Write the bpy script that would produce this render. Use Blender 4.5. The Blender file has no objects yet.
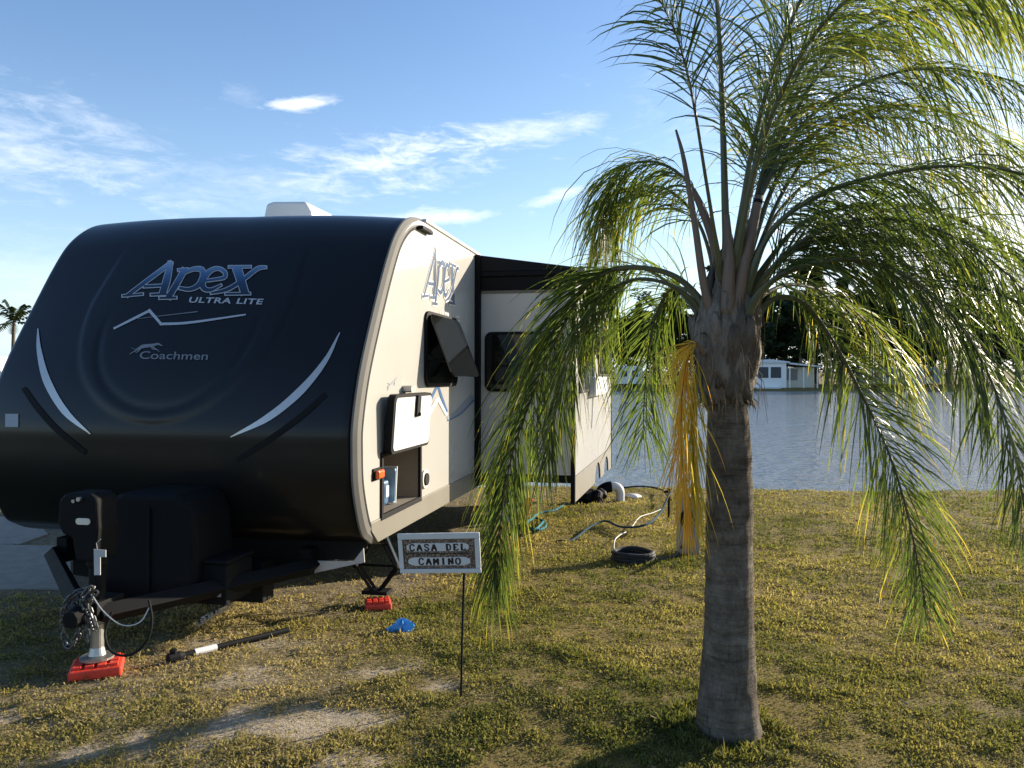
import bpy, math, random
import numpy as np
from mathutils import Vector, Matrix

C = bpy.context.scene
COL = C.collection
R = math.radians
F = 790.0          # focal length in pixels of the measured photograph
HY = 370.0         # horizon row
EYE = 1.6

# ------------------------------------------------------------------ camera
cd = bpy.data.cameras.new('camera'); cam = bpy.data.objects.new('camera', cd); COL.objects.link(cam)
cam.location = (0, 0, EYE); cam.rotation_euler = (R(90), 0, 0)
cd.sensor_width = 36.0; cd.lens = F / 1024 * 36.0; cd.shift_y = -14 / 1024.0
cd.clip_start = 0.05; cd.clip_end = 3000
C.camera = cam

# ------------------------------------------------------------------ light
SUN_AZ, SUN_EL = 56.5, 16.0
C.view_settings.view_transform = 'Standard'; C.view_settings.look = 'None'
C.view_settings.exposure = 1.02; C.view_settings.gamma = 1.0
C.view_settings.use_curve_mapping = False
C.cycles.max_bounces = 6; C.cycles.transparent_max_bounces = 8
sd = bpy.data.lights.new('sun', 'SUN'); sun = bpy.data.objects.new('sun', sd); COL.objects.link(sun)
sd.energy = 5.0; sd.angle = R(0.55); sd.color = (1.0, 0.89, 0.72)
sdir = Vector((math.sin(R(SUN_AZ)) * math.cos(R(SUN_EL)), math.cos(R(SUN_AZ)) * math.cos(R(SUN_EL)), math.sin(R(SUN_EL))))
sun.rotation_euler = (-sdir).to_track_quat('-Z', 'Y').to_euler(); sun.location = (20, 15, 8)

def node(nt, typ, **kw):
    n = nt.nodes.new(typ)
    for k, v in kw.items():
        setattr(n, k, v)
    return n
def mth(nt, op, a, b=None, c=None, clamp=False):
    n = nt.nodes.new('ShaderNodeMath'); n.operation = op; n.use_clamp = clamp
    for i, v in enumerate((a, b, c)):
        if v is None: continue
        if hasattr(v, 'is_linked') or hasattr(v, 'links'): nt.links.new(v, n.inputs[i])
        else: n.inputs[i].default_value = v
    return n.outputs[0]

world = bpy.data.worlds.new('World'); C.world = world; world.use_nodes = True
nt = world.node_tree; nt.nodes.clear()
SKY_STRENGTH = 0.112
def build_world():
    L = nt.links
    sky = node(nt, 'ShaderNodeTexSky', sky_type='NISHITA')
    sky.sun_disc = False; sky.sun_elevation = R(SUN_EL); sky.sun_rotation = R(SUN_AZ)
    sky.altitude = 0; sky.air_density = 1.0; sky.dust_density = 0.5; sky.ozone_density = 2.0
    tc = node(nt, 'ShaderNodeTexCoord'); sp = node(nt, 'ShaderNodeSeparateXYZ')
    L.new(tc.outputs['Generated'], sp.inputs[0])
    x, y, z = sp.outputs
    az = mth(nt, 'ARCTAN2', x, y)
    el = mth(nt, 'ARCSINE', z)
    def pix(px, py):
        v = Vector(((px - 512) / F, 1, -(py - HY) / F)).normalized()
        return math.atan2(v.x, v.y), math.asin(v.z)
    cmb = node(nt, 'ShaderNodeCombineXYZ'); L.new(az, cmb.inputs[0]); L.new(el, cmb.inputs[1])
    def noise(sx, sy, rot, detail, rough, dist, seed):
        mp = node(nt, 'ShaderNodeMapping'); mp.inputs['Scale'].default_value = (sx, sy, 1)
        mp.inputs['Rotation'].default_value = (0, 0, rot); mp.inputs['Location'].default_value = (seed, seed * .7, 0)
        L.new(cmb.outputs[0], mp.inputs[0])
        n = node(nt, 'ShaderNodeTexNoise'); n.inputs['Scale'].default_value = 1.0
        n.inputs['Detail'].default_value = detail; n.inputs['Roughness'].default_value = rough
        n.inputs['Distortion'].default_value = dist
        L.new(mp.outputs[0], n.inputs['Vector']); return n.outputs[0]
    n1 = noise(9, 30, R(-8), 8, .66, .9, 3.1)
    n2 = noise(30, 95, R(10), 7, .65, .7, 9.7)
    fib = mth(nt, 'ADD', mth(nt, 'MULTIPLY', n1, .65), mth(nt, 'MULTIPLY', n2, .35))
    def blob(px, py, hw, hh, tilt, amp, edge):
        a, e = pix(px, py)
        da = mth(nt, 'SUBTRACT', az, a); de = mth(nt, 'SUBTRACT', el, e)
        c, s = math.cos(tilt), math.sin(tilt)
        u = mth(nt, 'DIVIDE', mth(nt, 'ADD', mth(nt, 'MULTIPLY', da, c), mth(nt, 'MULTIPLY', de, s)), hw / F)
        v = mth(nt, 'DIVIDE', mth(nt, 'SUBTRACT', mth(nt, 'MULTIPLY', de, c), mth(nt, 'MULTIPLY', da, s)), hh / F)
        r = mth(nt, 'ADD', mth(nt, 'MULTIPLY', u, u), mth(nt, 'MULTIPLY', v, v))
        g = mth(nt, 'EXPONENT', mth(nt, 'MULTIPLY', r, -1.0))
        k = mth(nt, 'SUBTRACT', mth(nt, 'MULTIPLY_ADD', g, .24 + (2.4 - edge) * .07, fib), .60)
        k = mth(nt, 'MULTIPLY', k, 4.2, clamp=True)
        k = mth(nt, 'MULTIPLY', mth(nt, 'MULTIPLY', k, mth(nt, 'POWER', g, .6), clamp=True), amp * 1.25)
        return k
    B = [(390, 163, 120, 34, R(3), .52, 2.6), (400, 160, 60, 20, R(4), .40, 2.4), (440, 148, 70, 18, R(-6), .42, 2.6), (20, 150, 120, 48, R(-8), .34, 2.8), (80, 118, 90, 18, R(-14), .22, 2.6),
         (300, 104, 33, 7, R(8), .85, 1.6), (530, 131, 90, 18, R(6), .5, 2.2), (455, 216, 95, 8, R(3), .55, 1.8),
         (555, 196, 60, 9, R(16), .5, 1.8), (20, 290, 220, 60, 0, .16, 1.6), (234, 92, 30, 12, R(-14), .14, 2.6), (230, 185, 180, 26, R(2), .20, 2.4),
         (1030, 250, 230, 120, 0, .85, .4), (900, 40, 260, 60, R(12), .25, 2.4)]  # the broad blob far right paints the sun's glare into the sky
    tot = None
    for b in B:
        k = blob(*b)
        tot = k if tot is None else mth(nt, 'SUBTRACT', mth(nt, 'ADD', tot, k), mth(nt, 'MULTIPLY', tot, k))
    # scattered cirrus elsewhere in the sky
    hz = mth(nt, 'GREATER_THAN', z, 0.0)
    tot = mth(nt, 'MULTIPLY', tot, hz)
    mix = node(nt, 'ShaderNodeMix', data_type='RGBA')
    L.new(tot, mix.inputs[0]); L.new(sky.outputs[0], mix.inputs[6])
    # cloud and sun glare brightness: lit by the same sky, whiter
    mix.inputs[7].default_value = (6.2, 6.4, 6.9, 1)
    # the photograph's sky is a purer blue than the model's
    hs = node(nt, 'ShaderNodeHueSaturation'); hs.inputs['Saturation'].default_value = 1.16; hs.inputs['Hue'].default_value = .508
    L.new(sky.outputs[0], hs.inputs['Color']); L.new(hs.outputs[0], mix.inputs[6])
    # pale veil of humid air low over the horizon
    vf = mth(nt, 'MULTIPLY', mth(nt, 'EXPONENT', mth(nt, 'MULTIPLY', mth(nt, 'ABSOLUTE', el), -6.5)), .72)
    mv = node(nt, 'ShaderNodeMix', data_type='RGBA'); L.new(vf, mv.inputs[0]); L.new(hs.outputs[0], mv.inputs[6]); mv.inputs[7].default_value = (3.5, 4.65, 6.0, 1)
    L.new(mv.outputs[2], mix.inputs[6])
    bg = node(nt, 'ShaderNodeBackground'); bg.inputs[1].default_value = SKY_STRENGTH
    L.new(mix.outputs[2], bg.inputs[0])
    out = node(nt, 'ShaderNodeOutputWorld'); L.new(bg.outputs[0], out.inputs[0])
build_world()

# ------------------------------------------------------------------ materials
MATS = {}
def mat(name, col, rough=.5, metal=0.0, var=.12, nscale=6.0, bump=0.0, bscale=40.0, coat=0.0, spec=.5, stretch=(1, 1, 1)):
    if name in MATS: return MATS[name]
    m = bpy.data.materials.new(name); m.use_nodes = True; t = m.node_tree; t.nodes.clear(); L = t.links
    p = node(t, 'ShaderNodeBsdfPrincipled'); o = node(t, 'ShaderNodeOutputMaterial'); L.new(p.outputs[0], o.inputs[0])
    tc = node(t, 'ShaderNodeTexCoord'); mp = node(t, 'ShaderNodeMapping'); mp.inputs['Scale'].default_value = stretch
    L.new(tc.outputs['Object'], mp.inputs[0])
    n = node(t, 'ShaderNodeTexNoise'); n.inputs['Scale'].default_value = nscale; n.inputs['Detail'].default_value = 6
    n.inputs['Roughness'].default_value = .65
    L.new(mp.outputs[0], n.inputs['Vector'])
    mx = node(t, 'ShaderNodeMix', data_type='RGBA')
    L.new(n.outputs[0], mx.inputs[0])
    mx.inputs[6].default_value = tuple(max(0, c * (1 - 1.8 * var)) for c in col) + (1,)
    mx.inputs[7].default_value = tuple(min(1, c * (1 + 1.8 * var)) for c in col) + (1,)
    L.new(mx.outputs[2], p.inputs['Base Color'])
    p.inputs['Metallic'].default_value = metal
    p.inputs['Specular IOR Level'].default_value = spec
    r = mth(t, 'MULTIPLY_ADD', n.outputs[0], rough * .4, rough * .8)
    L.new(r, p.inputs['Roughness'])
    if coat:
        p.inputs['Coat Weight'].default_value = coat; p.inputs['Coat Roughness'].default_value = .05
    if bump:
        n2 = node(t, 'ShaderNodeTexNoise'); n2.inputs['Scale'].default_value = bscale; n2.inputs['Detail'].default_value = 5
        L.new(mp.outputs[0], n2.inputs['Vector'])
        b = node(t, 'ShaderNodeBump'); b.inputs['Strength'].default_value = bump; b.inputs['Distance'].default_value = .02
        L.new(n2.outputs[0], b.inputs['Height']); L.new(b.outputs[0], p.inputs['Normal'])
    MATS[name] = m; return m

def leaf_mat(name, stops, trans=.42, rough=.4):
    m = bpy.data.materials.new(name); m.use_nodes = True; t = m.node_tree; t.nodes.clear(); L = t.links
    a = node(t, 'ShaderNodeAttribute', attribute_name='tint')
    cr = node(t, 'ShaderNodeValToRGB'); e = cr.color_ramp.elements
    e[0].position, e[0].color = stops[0][0], stops[0][1] + (1,)
    e[1].position, e[1].color = stops[-1][0], stops[-1][1] + (1,)
    for pos, c in stops[1:-1]:
        q = e.new(pos); q.color = c + (1,)
    L.new(a.outputs['Fac'], cr.inputs[0])
    p = node(t, 'ShaderNodeBsdfPrincipled'); p.inputs['Roughness'].default_value = rough
    p.inputs['Specular IOR Level'].default_value = .32 if rough < .5 else .15
    L.new(cr.outputs[0], p.inputs['Base Color'])
    g = node(t, 'ShaderNodeMix', data_type='RGBA', blend_type='MULTIPLY'); g.inputs[0].default_value = 1
    g.inputs[7].default_value = (1.95, 2.05, 1.0, 1); L.new(cr.outputs[0], g.inputs[6])
    tr = node(t, 'ShaderNodeBsdfTranslucent'); L.new(g.outputs[2], tr.inputs[0])
    ms = node(t, 'ShaderNodeMixShader'); ms.inputs[0].default_value = trans
    L.new(p.outputs[0], ms.inputs[1]); L.new(tr.outputs[0], ms.inputs[2])
    o = node(t, 'ShaderNodeOutputMaterial'); L.new(ms.outputs[0], o.inputs[0])
    MATS[name] = m; return m

# ------------------------------------------------------------------ mesh helpers
class MB:
    def __init__(s): s.v = []; s.f = []; s.m = []; s.t = []; s.tint = 0.5; s.mi = 0
    def vert(s, p): s.v.append(tuple(p)); s.t.append(s.tint); return len(s.v) - 1
    def face(s, idx): s.f.append(tuple(idx)); s.m.append(s.mi)
    def poly(s, pts): s.face([s.vert(p) for p in pts])
    def box(s, c, size, M=None):
        hx, hy, hz = size[0] / 2, size[1] / 2, size[2] / 2
        P = [Vector((sx * hx, sy * hy, sz * hz)) for sz in (-1, 1) for sy in (-1, 1) for sx in (-1, 1)]
        if M is not None: P = [M @ p for p in P]
        c = Vector(c); i = [s.vert(c + p) for p in P]
        for q in ((0, 2, 3, 1), (4, 5, 7, 6), (0, 1, 5, 4), (2, 6, 7, 3), (0, 4, 6, 2), (1, 3, 7, 5)):
            s.face([i[k] for k in q])
    def box2(s, a, b): s.box([(a[k] + b[k]) / 2 for k in range(3)], [abs(b[k] - a[k]) for k in range(3)])
    def prism(s, poly, fn, d0, d1):
        """poly: list of 2D points; fn(a,b,d) -> 3D"""
        A = [s.vert(fn(a, b, d0)) for a, b in poly]; B = [s.vert(fn(a, b, d1)) for a, b in poly]
        n = len(poly); s.face(A[::-1]); s.face(B)
        for k in range(n): s.face((A[k], A[(k + 1) % n], B[(k + 1) % n], B[k]))
    def tube(s, path, rad, n=8, cap=True, closed=False):
        P = [Vector(p) for p in path]; m = len(P)
        if not hasattr(rad, '__len__'): rad = [rad] * m
        rings = []; prev = None
        for i in range(m):
            if closed: T = P[(i + 1) % m] - P[i - 1]
            else: T = P[min(i + 1, m - 1)] - P[max(i - 1, 0)]
            if T.length < 1e-9: T = Vector((0, 0, 1))
            T.normalize()
            if prev is None:
                a = Vector((0, 0, 1)) if abs(T.z) < .9 else Vector((1, 0, 0))
                prev = (a - T * a.dot(T)).normalized()
            else:
                prev = (prev - T * prev.dot(T)); prev = prev.normalized() if prev.length > 1e-6 else T.orthogonal().normalized()
            b = T.cross(prev)
            rings.append([s.vert(P[i] + (prev * math.cos(2 * math.pi * k / n) + b * math.sin(2 * math.pi * k / n)) * rad[i]) for k in range(n)])
        for i in range(m if closed else m - 1):
            A, B = rings[i], rings[(i + 1) % m]
            for k in range(n): s.face((A[k], A[(k + 1) % n], B[(k + 1) % n], B[k]))
        if cap and not closed: s.face(rings[0][::-1]); s.face(rings[-1])
    def lathe(s, prof, c=(0, 0, 0), n=24, wob=None):
        c = Vector(c); rings = []
        for r, z in prof:
            ring = []
            for k in range(n):
                a = 2 * math.pi * k / n; rr = r * (wob(a, z) if wob else 1)
                ring.append(s.vert(c + Vector((rr * math.cos(a), rr * math.sin(a), z))))
            rings.append(ring)
        for A, B in zip(rings, rings[1:]):
            for k in range(n): s.face((A[k], A[(k + 1) % n], B[(k + 1) % n], B[k]))
        s.face(rings[0][::-1]); s.face(rings[-1])
    def grid(s, nu, nv, fn):
        I = [[s.vert(fn(i / (nu - 1), j / (nv - 1))) for i in range(nu)] for j in range(nv)]
        for j in range(nv - 1):
            for i in range(nu - 1): s.face((I[j][i], I[j][i + 1], I[j + 1][i + 1], I[j + 1][i]))
        return I
    def build(s, name, mats, parent=None, smooth=False, bevel=0, off=None, tint=False, bseg=2):
        if not isinstance(mats, (list, tuple)): mats = [mats]
        me = bpy.data.meshes.new(name)
        v = s.v if off is None else [(p[0] - off[0], p[1] - off[1], p[2] - off[2]) for p in s.v]
        me.from_pydata(v, [], s.f)
        for m in mats: me.materials.append(m)
        if len(mats) > 1: me.polygons.foreach_set('material_index', s.m)
        if smooth: me.polygons.foreach_set('use_smooth', [True] * len(s.f))
        if tint:
            at = me.attributes.new('tint', 'FLOAT', 'POINT'); at.data.foreach_set('value', s.t)
        me.update()
        o = bpy.data.objects.new(name, me); COL.objects.link(o)
        if parent: o.parent = parent
        if bevel:
            b = o.modifiers.new('bevel', 'BEVEL'); b.width = bevel; b.segments = bseg; b.limit_method = 'ANGLE'; b.angle_limit = R(40)
        return o
def tag(o, label, cat, group=None):
    o['label'] = label; o['category'] = cat
    if group: o['group'] = group
    return o
def structure(o): o['kind'] = 'structure'; return o
def thing(name, label, cat, loc, group=None):
    o = bpy.data.objects.new(name, None); COL.objects.link(o); o.location = loc; o.empty_display_size = .2
    return tag(o, label, cat, group)
def cat_rom(P, n):
    P = [Vector(p) for p in P]; Q = [2 * P[0] - P[1]] + P + [2 * P[-1] - P[-2]]; out = []
    m = len(P) - 1
    for i in range(n):
        u = i / (n - 1) * m; k = min(int(u), m - 1); t = u - k
        a, b, c, d = Q[k], Q[k + 1], Q[k + 2], Q[k + 3]
        out.append(.5 * ((2 * b) + (c - a) * t + (2 * a - 5 * b + 4 * c - d) * t * t + (3 * b - a - 3 * c + d) * t ** 3))
    return out
def W(px, py, Y): return Vector(((px - 512) / F * Y, Y, EYE - (py - HY) / F * Y))

# ------------------------------------------------------------------ value noise (numpy)
class VN:
    def __init__(s, seed, n=256): s.n = n; s.g = np.random.RandomState(seed).rand(n, n)
    def __call__(s, x, y):
        x = np.asarray(x, float); y = np.asarray(y, float)
        xi = np.floor(x).astype(int); yi = np.floor(y).astype(int); fx = x - xi; fy = y - yi
        fx = fx * fx * (3 - 2 * fx); fy = fy * fy * (3 - 2 * fy); n = s.n; g = s.g
        a = g[xi % n, yi % n]; b = g[(xi + 1) % n, yi % n]; c = g[xi % n, (yi + 1) % n]; d = g[(xi + 1) % n, (yi + 1) % n]
        return (a * (1 - fx) + b * fx) * (1 - fy) + (c * (1 - fx) + d * fx) * fy
    def fbm(s, x, y, o=4):
        r = 0; a = .5; f = 1; t = 0
        for k in range(o): r = r + a * s(np.asarray(x) * f + 17.3 * k, np.asarray(y) * f + 5.1 * k); t += a; a *= .5; f *= 2.03
        return r / t
vn = VN(4); vn2 = VN(11)
def sst(a, b, x):
    t = np.clip((np.asarray(x, float) - a) / (b - a), 0, 1); return t * t * (3 - 2 * t)

# ------------------------------------------------------------------ ground
WATER_Z = -0.95
def lake(x, y):
    """>0 inside the lake (signed, roughly metres from its edge)"""
    near = y - (14.15 - .075 * x + .25 * np.sin(x * .8) )
    near = near - .35 * (vn2.fbm(np.asarray(x) * .7, np.asarray(y) * .7, 2) - .5)
    left = (np.asarray(x) + 3.2) * .9 + (y - 14) * .12
    far = 92.0 + 2.5 * np.sin(np.asarray(x) * .05 + 1.0) - y
    return np.minimum(np.minimum(near, left), far)
def gz0(x, y):
    x = np.asarray(x, float); y = np.asarray(y, float)
    base = -.05 * np.clip(y - 4, 0, 9.9) 
    base = base - .08 * sst(14, 60, y)
    d = lake(x, y)
    bank = -1.5 * sst(-.1, 3.0, d)
    return base + bank
def gz(x, y, detail=True):
    z = gz0(x, y)
    if detail:
        near = np.clip(1.4 - np.hypot(x, np.asarray(y) - 5) / 40, 0, 1)
        z = z + (.05 * (vn.fbm(np.asarray(x) * .9, np.asarray(y) * .9, 3) - .5) + .03 * (vn2.fbm(np.asarray(x) * 5, np.asarray(y) * 5, 3) - .5)) * near
    return z
def gpt(px, py, dz=0.0):
    """ground point seen at a measured place of the photograph"""
    Y = 5.0
    for _ in range(40):
        x = (px - 512) / F * Y; z = float(gz(x, Y)) + dz
        Yn = (EYE - z) * F / (py - HY); Y = .5 * Y + .5 * min(Yn, 60)
    return Vector(((px - 512) / F * Y, Y, float(gz((px - 512) / F * Y, Y)) + dz))

def axis(lo, hi, fine, a, b, grow=1.18):
    v = list(np.arange(a, b + 1e-6, fine)); st = fine
    while v[-1] < hi: st *= grow; v.append(v[-1] + st)
    st = fine
    while v[0] > lo: st *= grow; v.insert(0, v[0] - st)
    return np.array(v)
# bare, sandy patches: (x, y, radius x, radius y, strength)
SAND = [(-.95, 3.55, .62, .22, 1.15), (-.36, 3.98, .34, .13, .9), (-1.45, 3.3, .7, .22, .8), (-1.30, 4.15, .32, .2, .75), (-2.3, 3.65, .5, .18, .8),
        (-1.75, 4.75, .6, .35, .55), (-.7, 3.2, .5, .2, .75), (-2.7, 3.2, .8, .3, .45), (-.65, 4.25, .3, .14, .6), (-1.2, 3.0, .8, .2, .9)]
def sand(x, y):
    x = np.asarray(x, float); y = np.asarray(y, float); s = np.zeros_like(x)
    for a, b, rx, ry, k in SAND:
        s = np.maximum(s, k * np.exp(-(((x - a) / rx) ** 2 + ((y - b) / ry) ** 2)))
    n = vn.fbm(x * 5.5, y * 5.5, 4)
    return np.clip(s * 1.15 + (n - .5) * 2.2 - .42, 0, 1) * np.clip(s * 3, 0, 1)
def bare(x, y):
    """thin worn turf near the front of the trailer and underneath it"""
    x = np.asarray(x, float); y = np.asarray(y, float)
    b = np.exp(-(((x + 2.1) / 1.5) ** 2 + ((y - 4.0) / 1.3) ** 2)) * .9
    b = np.maximum(b, .95 * sst(-.2, -.9, x + .2 - (y - 5.6) * .19) * sst(5.0, 5.6, y) * sst(15, 13, y))
    return np.clip(b + (vn2.fbm(x * 3, y * 3, 3) - .5) * .6, 0, 1)

def build_ground():
    xs = axis(-900, 900, .07, -5, 6.5, 1.16); ys = axis(-300, 1500, .07, 2.4, 14.8, 1.14)
    X, Y = np.meshgrid(xs, ys); Z = gz(X, Y)
    ny, nx = X.shape
    v = np.stack([X, Y, Z], -1).reshape(-1, 3)
    i = np.arange(ny * nx).reshape(ny, nx)
    q = np.stack([i[:-1, :-1], i[:-1, 1:], i[1:, 1:], i[1:, :-1]], -1).reshape(-1, 4)
    me = bpy.data.meshes.new('ground'); me.vertices.add(len(v)); me.vertices.foreach_set('co', v.ravel())
    me.loops.add(q.size); me.loops.foreach_set('vertex_index', q.ravel().astype(np.int32))
    me.polygons.add(len(q)); me.polygons.foreach_set('loop_start', np.arange(0, q.size, 4, dtype=np.int32))
    me.polygons.foreach_set('use_smooth', [True] * len(q))
    me.update(calc_edges=True)
    a = me.attributes.new('sand', 'FLOAT', 'POINT'); a.data.foreach_set('value', sand(X, Y).ravel())
    a = me.attributes.new('bare', 'FLOAT', 'POINT'); a.data.foreach_set('value', bare(X, Y).ravel())
    m = bpy.data.materials.new('lawn'); m.use_nodes = True; t = m.node_tree; t.nodes.clear(); L = t.links
    tc = node(t, 'ShaderNodeTexCoord')
    def nz(s, d=6, r=.6):
        n = node(t, 'ShaderNodeTexNoise'); n.inputs['Scale'].default_value = s; n.inputs['Detail'].default_value = d; n.inputs['Roughness'].default_value = r
        L.new(tc.outputs['Object'], n.inputs['Vector']); return n.outputs[0]
    def ramp(f, stops):
        cr = node(t, 'ShaderNodeValToRGB'); e = cr.color_ramp.elements
        e[0].position, e[0].color = stops[0][0], stops[0][1] + (1,); e[1].position, e[1].color = stops[-1][0], stops[-1][1] + (1,)
        for p_, c_ in stops[1:-1]: q_ = e.new(p_); q_.color = c_ + (1,)
        L.new(f, cr.inputs[0]); return cr.outputs[0]
    def mix(f, a_, b_):
        mx = node(t, 'ShaderNodeMix', data_type='RGBA'); L.new(f, mx.inputs[0]); L.new(a_, mx.inputs[6]); L.new(b_, mx.inputs[7]); return mx.outputs[2]
    g = ramp(nz(28, 8, .7), [(.30, (.05, .037, .012)), (.5, (.185, .135, .043)), (.70, (.33, .245, .08))])
    g2 = ramp(nz(1.3, 5), [(.35, (.25, .17, .058)), (.65, (.16, .135, .036))])
    mx = node(t, 'ShaderNodeMix', data_type='RGBA'); mx.inputs[0].default_value = .45; L.new(g, mx.inputs[6]); L.new(g2, mx.inputs[7])
    soil = ramp(nz(24, 8, .7), [(.3, (.075, .058, .034)), (.55, (.22, .18, .115)), (.75, (.38, .32, .215))])
    snd = ramp(nz(60, 8, .75), [(.3, (.20, .155, .10)), (.55, (.45, .37, .265)), (.75, (.60, .51, .38))])
    ab = node(t, 'ShaderNodeAttribute', attribute_name='bare'); asn = node(t, 'ShaderNodeAttribute', attribute_name='sand')
    c1 = mix(ab.outputs['Fac'], mx.outputs[2], soil)
    sf = mth(t, 'MULTIPLY', mth(t, 'SUBTRACT', mth(t, 'ADD', asn.outputs['Fac'], mth(t, 'MULTIPLY', nz(18, 8, .78), 2.0)), 1.14), 1.5, clamp=True)
    c2 = mix(sf, c1, snd)
    p = node(t, 'ShaderNodeBsdfPrincipled'); p.inputs['Roughness'].default_value = .95; p.inputs['Specular IOR Level'].default_value = .15
    L.new(c2, p.inputs['Base Color'])
    b = node(t, 'ShaderNodeBump'); b.inputs['Strength'].default_value = .8; b.inputs['Distance'].default_value = .03
    L.new(mth(t, 'ADD', nz(45, 8, .7), mth(t, 'MULTIPLY', nz(9, 4), 1.2)), b.inputs['Height']); L.new(b.outputs[0], p.inputs['Normal'])
    o = node(t, 'ShaderNodeOutputMaterial'); L.new(p.outputs[0], o.inputs[0])
    me.materials.append(m)
    ob = bpy.data.objects.new('ground', me); COL.objects.link(ob); structure(ob)
build_ground()

def build_water():
    m = bpy.data.materials.new('lake_water'); m.use_nodes = True; t = m.node_tree; t.nodes.clear(); L = t.links
    p = node(t, 'ShaderNodeBsdfPrincipled'); p.inputs['Base Color'].default_value = (.22, .24, .245, 1)
    p.inputs['Roughness'].default_value = .12; p.inputs['IOR'].default_value = 1.333
    tc = node(t, 'ShaderNodeTexCoord')
    mp = node(t, 'ShaderNodeMapping'); mp.inputs['Scale'].default_value = (1.0, .75, 1); mp.inputs['Rotation'].default_value = (0, 0, R(24))
    L.new(tc.outputs['Object'], mp.inputs[0])
    n = node(t, 'ShaderNodeTexNoise'); n.inputs['Scale'].default_value = 2.6; n.inputs['Detail'].default_value = 5; n.inputs['Roughness'].default_value = .55
    L.new(mp.outputs[0], n.inputs['Vector'])
    mp2 = node(t, 'ShaderNodeMapping'); mp2.inputs['Scale'].default_value = (1.5, .5, 1); mp2.inputs['Rotation'].default_value = (0, 0, R(-12))
    L.new(tc.outputs['Object'], mp2.inputs[0])
    n2 = node(t, 'ShaderNodeTexNoise'); n2.inputs['Scale'].default_value = .45; n2.inputs['Detail'].default_value = 3
    L.new(mp2.outputs[0], n2.inputs['Vector'])
    b = node(t, 'ShaderNodeBump'); b.inputs['Strength'].default_value = 1.0; b.inputs['Distance'].default_value = .13
    L.new(mth(t, 'ADD', n.outputs[0], mth(t, 'MULTIPLY', n2.outputs[0], .8)), b.inputs['Height']); L.new(b.outputs[0], p.inputs['Normal'])
    o = node(t, 'ShaderNodeOutputMaterial'); L.new(p.outputs[0], o.inputs[0])
    mb = MB(); mb.grid(30, 20, lambda u, v: (-8 + 330 * u, 12 + 86 * v, WATER_Z))
    structure(mb.build('lake_water', m))
build_water()

# concrete slabs beside the trailer
conc = mat('concrete', (.27, .235, .19), .9, var=.3, nscale=9, bump=.6, bscale=60)
def slab(pts, label_name):
    mb = MB()
    P = [gpt(*p) for p in pts]
    zt = max(p.z for p in P) + .012
    mb.prism([(p.x, p.y) for p in P], lambda a, b, d: (a, b, d), zt - .16, zt)
    return structure(mb.build(label_name, conc, bevel=.008))
slab([(-160, 590), (72, 590), (70, 556), (-130, 553)], 'pavement')
slab([(-120, 546), (20, 546), (48, 536), (30, 524), (-80, 526)], 'pavement')

# ------------------------------------------------------------------ the travel trailer
VPX, VPY = 669.0, 376.5
def ray(px, py): return Vector(((px - 512) / F, 1, -(py - HY) / F))
Dv = ray(VPX, VPY).normalized(); Rv = Dv.cross(Vector((0, 0, 1))).normalized(); Uv = Rv.cross(Dv)
P0 = Vector((0, 0, EYE)) + ray(372, 540) * 5.2
H0 = .54
ROOT = P0 - Uv * H0
EYEV = Vector((0, 0, EYE))
trailer = thing('travel_trailer', 'white travel trailer with a glossy black front cap and its slide out extended', 'travel trailer', ROOT)
trailer.rotation_euler = Matrix((Rv, Dv, Uv)).transposed().to_euler()
WID = 2.755
def loc(p): q = p - ROOT; return Vector((q.dot(Rv), q.dot(Dv), q.dot(Uv)))
def side(px, py, off=0.0):
    """local (s, z) on the plane parallel to the right wall at offset off"""
    r = ray(px, py); t = ((ROOT + Rv * off) - EYEV).dot(Rv) / r.dot(Rv); q = loc(EYEV + r * t); return q.y, q.z
def facing(px, py, s0):
    """local (u, z) on the plane s = s0"""
    r = ray(px, py); t = ((ROOT + Dv * s0) - EYEV).dot(Dv) / r.dot(Dv); q = loc(EYEV + r * t); return q.x, q.z
def proj(l):
    p = ROOT + Rv * l[0] + Dv * l[1] + Uv * l[2] - EYEV
    return 512 + F * p.x / p.y, HY - F * p.z / p.y

blackcap = mat('black gelcoat', (.0105, .0098, .0095), .30, var=.12, nscale=2, coat=.08, spec=.26)
blackpl = mat('black plastic', (.006, .006, .0065), .7, var=.2, nscale=10, bump=.12, bscale=160, spec=.16)
blackmt = mat('black frame steel', (.007, .007, .0075), .7, var=.3, nscale=12, spec=.16)
rubber = mat('black rubber', (.009, .009, .009), .75, var=.2, spec=.2)
alu = mat('corner trim aluminium', (.19, .178, .16), .75, .0, var=.1, nscale=9, spec=.15)
galv = mat('galvanised steel', (.42, .41, .39), .38, .85, var=.18, nscale=25)
creampl = mat('cream moulded plastic', (.68, .62, .52), .4, var=.05)
whitepl = mat('white plastic', (.70, .685, .65), .4, var=.04)
skirtm = mat('grey beige skirt metal', (.21, .19, .155), .4, var=.06, nscale=3)
greyfg = mat('grey fibreglass', (.50, .475, .44), .32, var=.03, nscale=2)
darkin = mat('compartment lining', (.20, .165, .13), .8, var=.15)
glass = mat('tinted window glass', (.008, .0085, .008), .06, var=.05, spec=.35)
silver = mat('silver vinyl', (.56, .54, .52), .3, .35, var=.06)
dullsil = mat('dull silver vinyl', (.24, .235, .23), .35, .3, var=.1)
orange = mat('amber lens', (.75, .12, .015), .25, var=.08)
bluev = mat('blue vinyl', (.05, .12, .27), .3, var=.25, nscale=5)
dbv = mat('deep blue vinyl', (.05, .09, .17), .3, var=.5, nscale=3)
greyv = mat('grey vinyl', (.26, .28, .31), .4, var=.08)
redpl = mat('red orange plastic', (.66, .045, .02), .55, var=.28, nscale=16, bump=.15)

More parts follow.
